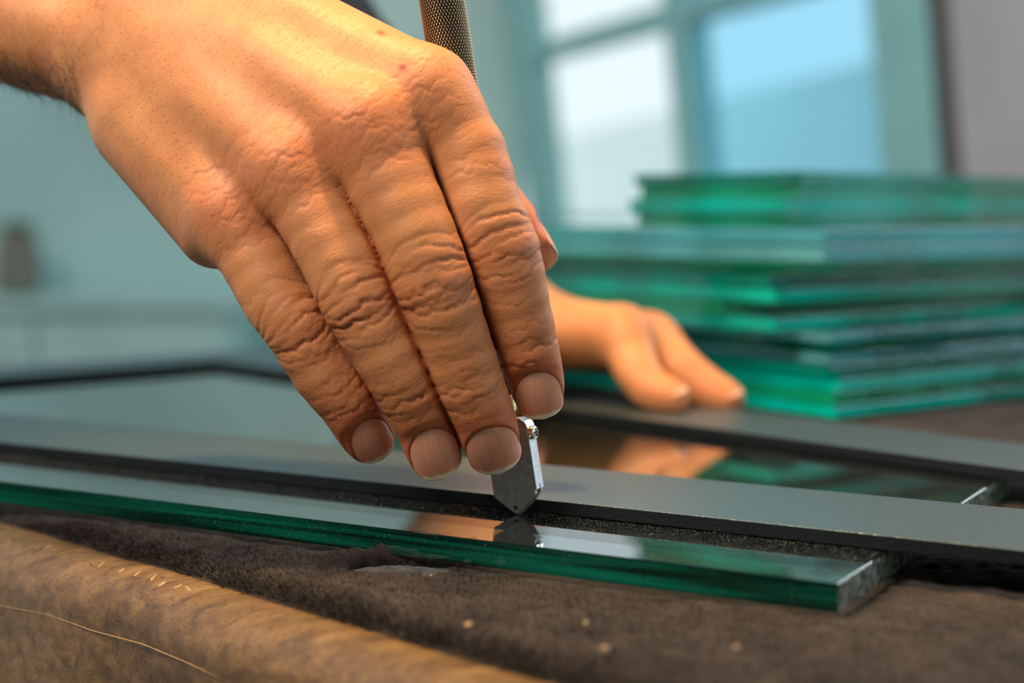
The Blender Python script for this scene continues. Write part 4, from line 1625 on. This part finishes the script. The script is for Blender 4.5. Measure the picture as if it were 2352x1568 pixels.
panes = [  # thickness mm, inset of the near corner along E1 and E2 (mm), lengths (mm), turn (deg), glass
    (5.0, 0, 0, 330, 300, 0, 0), (5.0, 2, 1, 330, 300, 0.3, 1), (5.0, 0, 2, 335, 300, -0.2, 0), (5.0, 3, 0, 330, 300, 0.4, 2),
    (3.6, 8, 5, 310, 290, -0.6, 3), (5.0, 14, 8, 330, 300, 0.8, 2), (3.6, 6, 3, 330, 300, 0.3, 3),
    (5.5, 22, -12, 350, 330, 0.2, 0), (5.5, 50, -14, 350, 330, -0.3, 1), (5.5, 24, -10, 350, 330, 0.3, 0), (5.5, 30, -8, 345, 330, 0.6, 2), (5.0, 22, 2, 360, 300, -0.4, 1),
    (6.5, 2, -6, 380, 300, 0.2, 3), (6.5, 6, -2, 370, 300, 0.5, 4),
    (6.0, 56, 30, 86, 300, 8.0, 1), (6.0, 52, 26, 92, 300, 7.0, 0), (6.0, 50, 30, 88, 300, 9.0, 1), (5.0, 46, 28, 94, 300, 8.5, 2),
]
z = 0.0004
for i, (th, i1, i2, L1, L2, rot, gk) in enumerate(panes):
    a = math.radians(rot)
    R2 = np.array([[math.cos(a), -math.sin(a)], [math.sin(a), math.cos(a)]])
    e1, e2 = R2 @ E1, R2 @ E2
    c = C0 + E1 * i1 * mm + E2 * i2 * mm
    poly = [c, c + e2 * L2 * mm, c + e2 * L2 * mm + e1 * L1 * mm, c + e1 * L1 * mm]
    o = prism('glass_sheet', poly, z, z + th * mm, MAT['glass_stack%d' % gk], bevel=0.0003, seg=1)
    z += th * mm + 0.0003
    if i == 0:
        lab = 'lowest green glass pane, at the foot of the stack on the felt'
    elif i == len(panes) - 1:
        lab = 'topmost green glass pane of the stack behind the far hand'
    else:
        lab = '%s green glass pane counted up from the foot of the stack' % ORD[i]
    tag(o, lab, 'glass pane', 'glass panes in the stack')

# ------------------------------------------------------------------ chips, dust and scratches
chips = [(1000, 1322, 0.0048, 0.0012, 10, -0.0022, 'pale sliver of wood lying in the tear of the felt'),
         (1388, 1486, 0.0012, 0.0007, 40, 0.0002, 'small pale wood chip on the felt, below the glass corner'),
         (1345, 1428, 0.0008, 0.0006, 70, 0.0002, 'rounded tan crumb on the felt nearest the glass edge'),
         (1690, 1484, 0.0007, 0.0006, 15, 0.0002, 'lone tan crumb on the bare felt at the right'),
         (1075, 1432, 0.0012, 0.0006, 30, 0.0002, 'tan splinter on the felt just below the tear')]
rc = np.random.default_rng(3)
for (px, py, a_, b_, rot, z0, lab) in chips:
    c = at_z(px, py, z0 + 0.0005)
    n = 11
    V, ang = [], math.radians(rot)
    for lay, (sc_, zz_) in enumerate(((0.85, -0.0005), (1.0, -0.0002), (0.7, 0.0002))):
        for k in range(n):
            an = 2 * math.pi * k / n
            rr = sc_ * (0.55 + 0.75 * rc.random())
            x, y = a_ * rr * math.cos(an), b_ * rr * math.sin(an)
            V.append((c[0] + x * math.cos(ang) - y * math.sin(ang), c[1] + x * math.sin(ang) + y * math.cos(ang), c[2] + zz_))
    Fc = [[i * n + k, i * n + (k + 1) % n, (i + 1) * n + (k + 1) % n, (i + 1) * n + k] for i in range(2) for k in range(n)]
    Fc += [list(range(n))[::-1], [2 * n + k for k in range(n)]]
    o = link('wood_chip', np_mesh('wood_chip', np.array(V), Fc), MAT['chip'])
    tag(o, lab, 'wood chip', 'wood chips on the felt')

# fine glass dust along the straightedge
MAT['dust'] = simple_mat('glass_dust', (0.42, 0.40, 0.36), 0.4)
ND = 20000
along = rc.uniform(-0.02, 0.50, ND)
across = -np.abs(rc.normal(0, 0.011, ND)) - 0.0004
dxy = r0[None] + rd[None] * along[:, None] + rn[None] * across[:, None]
rel = dxy - g0[None]
ok = ((rel @ gv) > 0.001) & ((rel @ gu) > 0.001)
dxy = dxy[ok]
k = len(dxy)
sz = 0.000022 + 0.00008 * rc.random(k) ** 5
off = np.array([[1, 0, 0], [-0.5, 0.87, 0], [-0.5, -0.87, 0], [0, 0, 1.3]])
V = (np.concatenate([dxy, np.full((k, 1), GT + 0.00002)], 1)[:, None, :] + off[None] * sz[:, None, None]).reshape(-1, 3)
tet = np.array([[0, 1, 3], [1, 2, 3], [2, 0, 3], [0, 2, 1]])
# and lint caught on the cut front edge
k2 = 1500
uu = np.clip(rc.normal(0.135, 0.055, k2), 0.01, 0.26)
ep = np.concatenate([g0[None] + gu[None] * uu[:, None] - gv[None] * 0.00003, rc.uniform(0.0008, GT - 0.0006, (k2, 1))], 1)
es = 0.00002 + 0.00008 * rc.random(k2) ** 4
fr = np.array([gu[0], gu[1], 0.0]), np.array([0, 0, 1.0]), np.array([-gv[0], -gv[1], 0.0])
off2 = off[:, :1] * fr[0][None] + off[:, 1:2] * fr[1][None] + off[:, 2:3] * fr[2][None]
V = np.concatenate([V, (ep[:, None, :] + off2[None] * es[:, None, None]).reshape(-1, 3)])
k += k2
Fq = (np.arange(k)[:, None, None] * 4 + tet[None]).reshape(-1, 3)
o = link('glass_dust', np_mesh('glass_dust', V, Fq), MAT['dust'], gs)
o['kind'] = 'stuff'

# scratches and gouges worn into the rail: thin slivers let into the wood surface
def on_rail(px, py):
    """point on the rounded rail under a pixel: march the sight line"""
    d = ray(px, py)
    for k in range(4000):
        t = 0.2 + k * 0.0001
        P = np.array([0, 0, CAM_H]) + d * t
        q = P[:2] @ tq
        zt = -0.0057
        if q < qf + RR:
            if q < qf:
                continue
            zt = -0.0057 - RR + math.sqrt(max(RR * RR - (qf + RR - q) ** 2, 0))
        if P[2] <= zt:
            return P
    return None


def rail_mark(name, pts, w, mat):
    P = [on_rail(*p) for p in pts]
    P = [p for p in P if p is not None]
    if len(P) < 2:
        return
    P = np.array(P)
    nor = np.array([-0.35, -0.35, 0.87])
    V, Fc = [], []
    for k, p in enumerate(P):
        d = P[min(k + 1, len(P) - 1)] - P[max(k - 1, 0)]
        sd = np.cross(d, nor); sd /= np.linalg.norm(sd) + 1e-12
        ww = w * (0.35 + 0.65 * math.sin(math.pi * (k + 0.5) / len(P)))
        V += [p - sd * ww - nor * 0.0003, p + nor * 0.00022, p + sd * ww - nor * 0.0003]
    for k in range(len(P) - 1):
        for j in range(2):
            Fc.append([k * 3 + j, k * 3 + j + 1, k * 3 + 3 + j + 1, k * 3 + 3 + j])
    ob = link(name, np_mesh(name, np.array(V), np.array(Fc)), mat, troot)
    ob.location = tuple(-TL)


def line_px(x0, y0, x1, y1, n=6):
    return [(x0 + (x1 - x0) * i / (n - 1), y0 + (y1 - y0) * i / (n - 1)) for i in range(n)]


for (x0, y0, x1, y1) in ((345, 1332, 360, 1318), (308, 1322, 322, 1312), (272, 1314, 286, 1305), (225, 1302, 240, 1290), (362, 1345, 380, 1336), (400, 1350, 418, 1342), (440, 1358, 425, 1345), (18, 1255, 22, 1240), (100, 1262, 118, 1252)):
    rail_mark('scratch', line_px(x0, y0, x1, y1), 0.0005, MAT['scratch'])
for (x0, y0, x1, y1, w) in ((75, 1270, 103, 1256, 0.0008), (215, 1272, 262, 1275, 0.0007), (155, 1272, 172, 1266, 0.0004), (205, 1292, 213, 1300, 0.0004)):
    rail_mark('gouge', line_px(x0, y0, x1, y1), w, MAT['gouge'])

def on_face(px, py):
    d = ray(px, py)
    t_ = qf / (d[:2] @ tq)
    return np.array([0, 0, CAM_H]) + d * t_


fc_ = [on_face(x, y) for (x, y) in ((-30, 1385), (110, 1410), (210, 1446), (330, 1478), (430, 1520), (530, 1566), (600, 1600))]
V = []
for p in fc_:
    V += [p - np.array([tq[0], tq[1], 0]) * 0.0002 + np.array([0, 0, -0.00008]), p - np.array([tq[0], tq[1], 0]) * 0.0004, p - np.array([tq[0], tq[1], 0]) * 0.0002 + np.array([0, 0, 0.00008])]
Fc = [[k * 3 + j, k * 3 + j + 1, k * 3 + 4 + j, k * 3 + 3 + j] for k in range(len(fc_) - 1) for j in range(2)]
o = link('scratch', np_mesh('scratch', np.array(V), Fc), MAT['scratch'], troot)
o.location = tuple(-TL)

# ------------------------------------------------------------------ blurred things along the back wall
MAT['cabinet'] = simple_mat('cabinet_paint', (0.54, 0.77, 0.74), 0.4, noise=0.12, scale=5)
MAT['jar'] = simple_mat('jar_brown', (0.24, 0.23, 0.18), 0.5, noise=0.2, scale=20)
MAT['jar_lid'] = simple_mat('jar_lid', (0.16, 0.17, 0.13), 0.5)
cab = empty('cabinet', (-1.35, 2.95, -0.9))
tag(cab, 'low teal cabinet standing against the back wall at the left', 'cabinet')


def cbox(name, x0, x1, y0, y1, z0, z1, mat, parent):
    o_ = prism(name, [(x0, y0), (x1, y0), (x1, y1), (x0, y1)], z0, z1, mat, bevel=0.004, parent=parent)
    o_.location = (0, 0, 0)
    return o_


cbox('body', -0.55, 0.85, -0.12, 0.19, 0.0, 0.80, MAT['cabinet'], cab)
cbox('counter', -0.57, 0.87, -0.15, 0.19, 0.801, 0.825, MAT['cabinet'], cab)
for i in range(4):
    dr = cbox('door', -0.54 + i * 0.347, -0.54 + i * 0.347 + 0.335, -0.139, -0.121, 0.03, 0.79, MAT['cabinet'], cab)
    cbox('handle', -0.54 + i * 0.347 + 0.29, -0.54 + i * 0.347 + 0.305, -0.16, -0.1395, 0.55, 0.70, MAT['post_brown'], dr)


def turned(name, c, prof, mat, n=32, parent=None):
    V, Fc = [], []
    for (r, h_) in prof:
        for k in range(n):
            an = 2 * math.pi * k / n
            V.append((c[0] + r * math.cos(an), c[1] + r * math.sin(an), c[2] + h_))
    for i in range(len(prof) - 1):
        for k in range(n):
            k2 = (k + 1) % n
            Fc.append([i * n + k, i * n + k2, (i + 1) * n + k2, (i + 1) * n + k])
    Fc += [list(range(n))[::-1], [(len(prof) - 1) * n + k for k in range(n)]]
    return link(name, np_mesh(name, np.array(V), Fc), mat, parent, True)


jar = empty('jar', (-0.915, 2.90, -0.0745))
tag(jar, 'brown rounded jar standing on the teal cabinet', 'jar')
turned('body', (0, 0, 0), [(0.030, 0), (0.042, 0.006), (0.044, 0.03), (0.044, 0.085), (0.036, 0.105), (0.028, 0.112)], MAT['jar'], parent=jar)
turned('lid', (0, 0, 0.1125), [(0.031, 0), (0.033, 0.004), (0.033, 0.020), (0.028, 0.024)], MAT['jar_lid'], parent=jar)
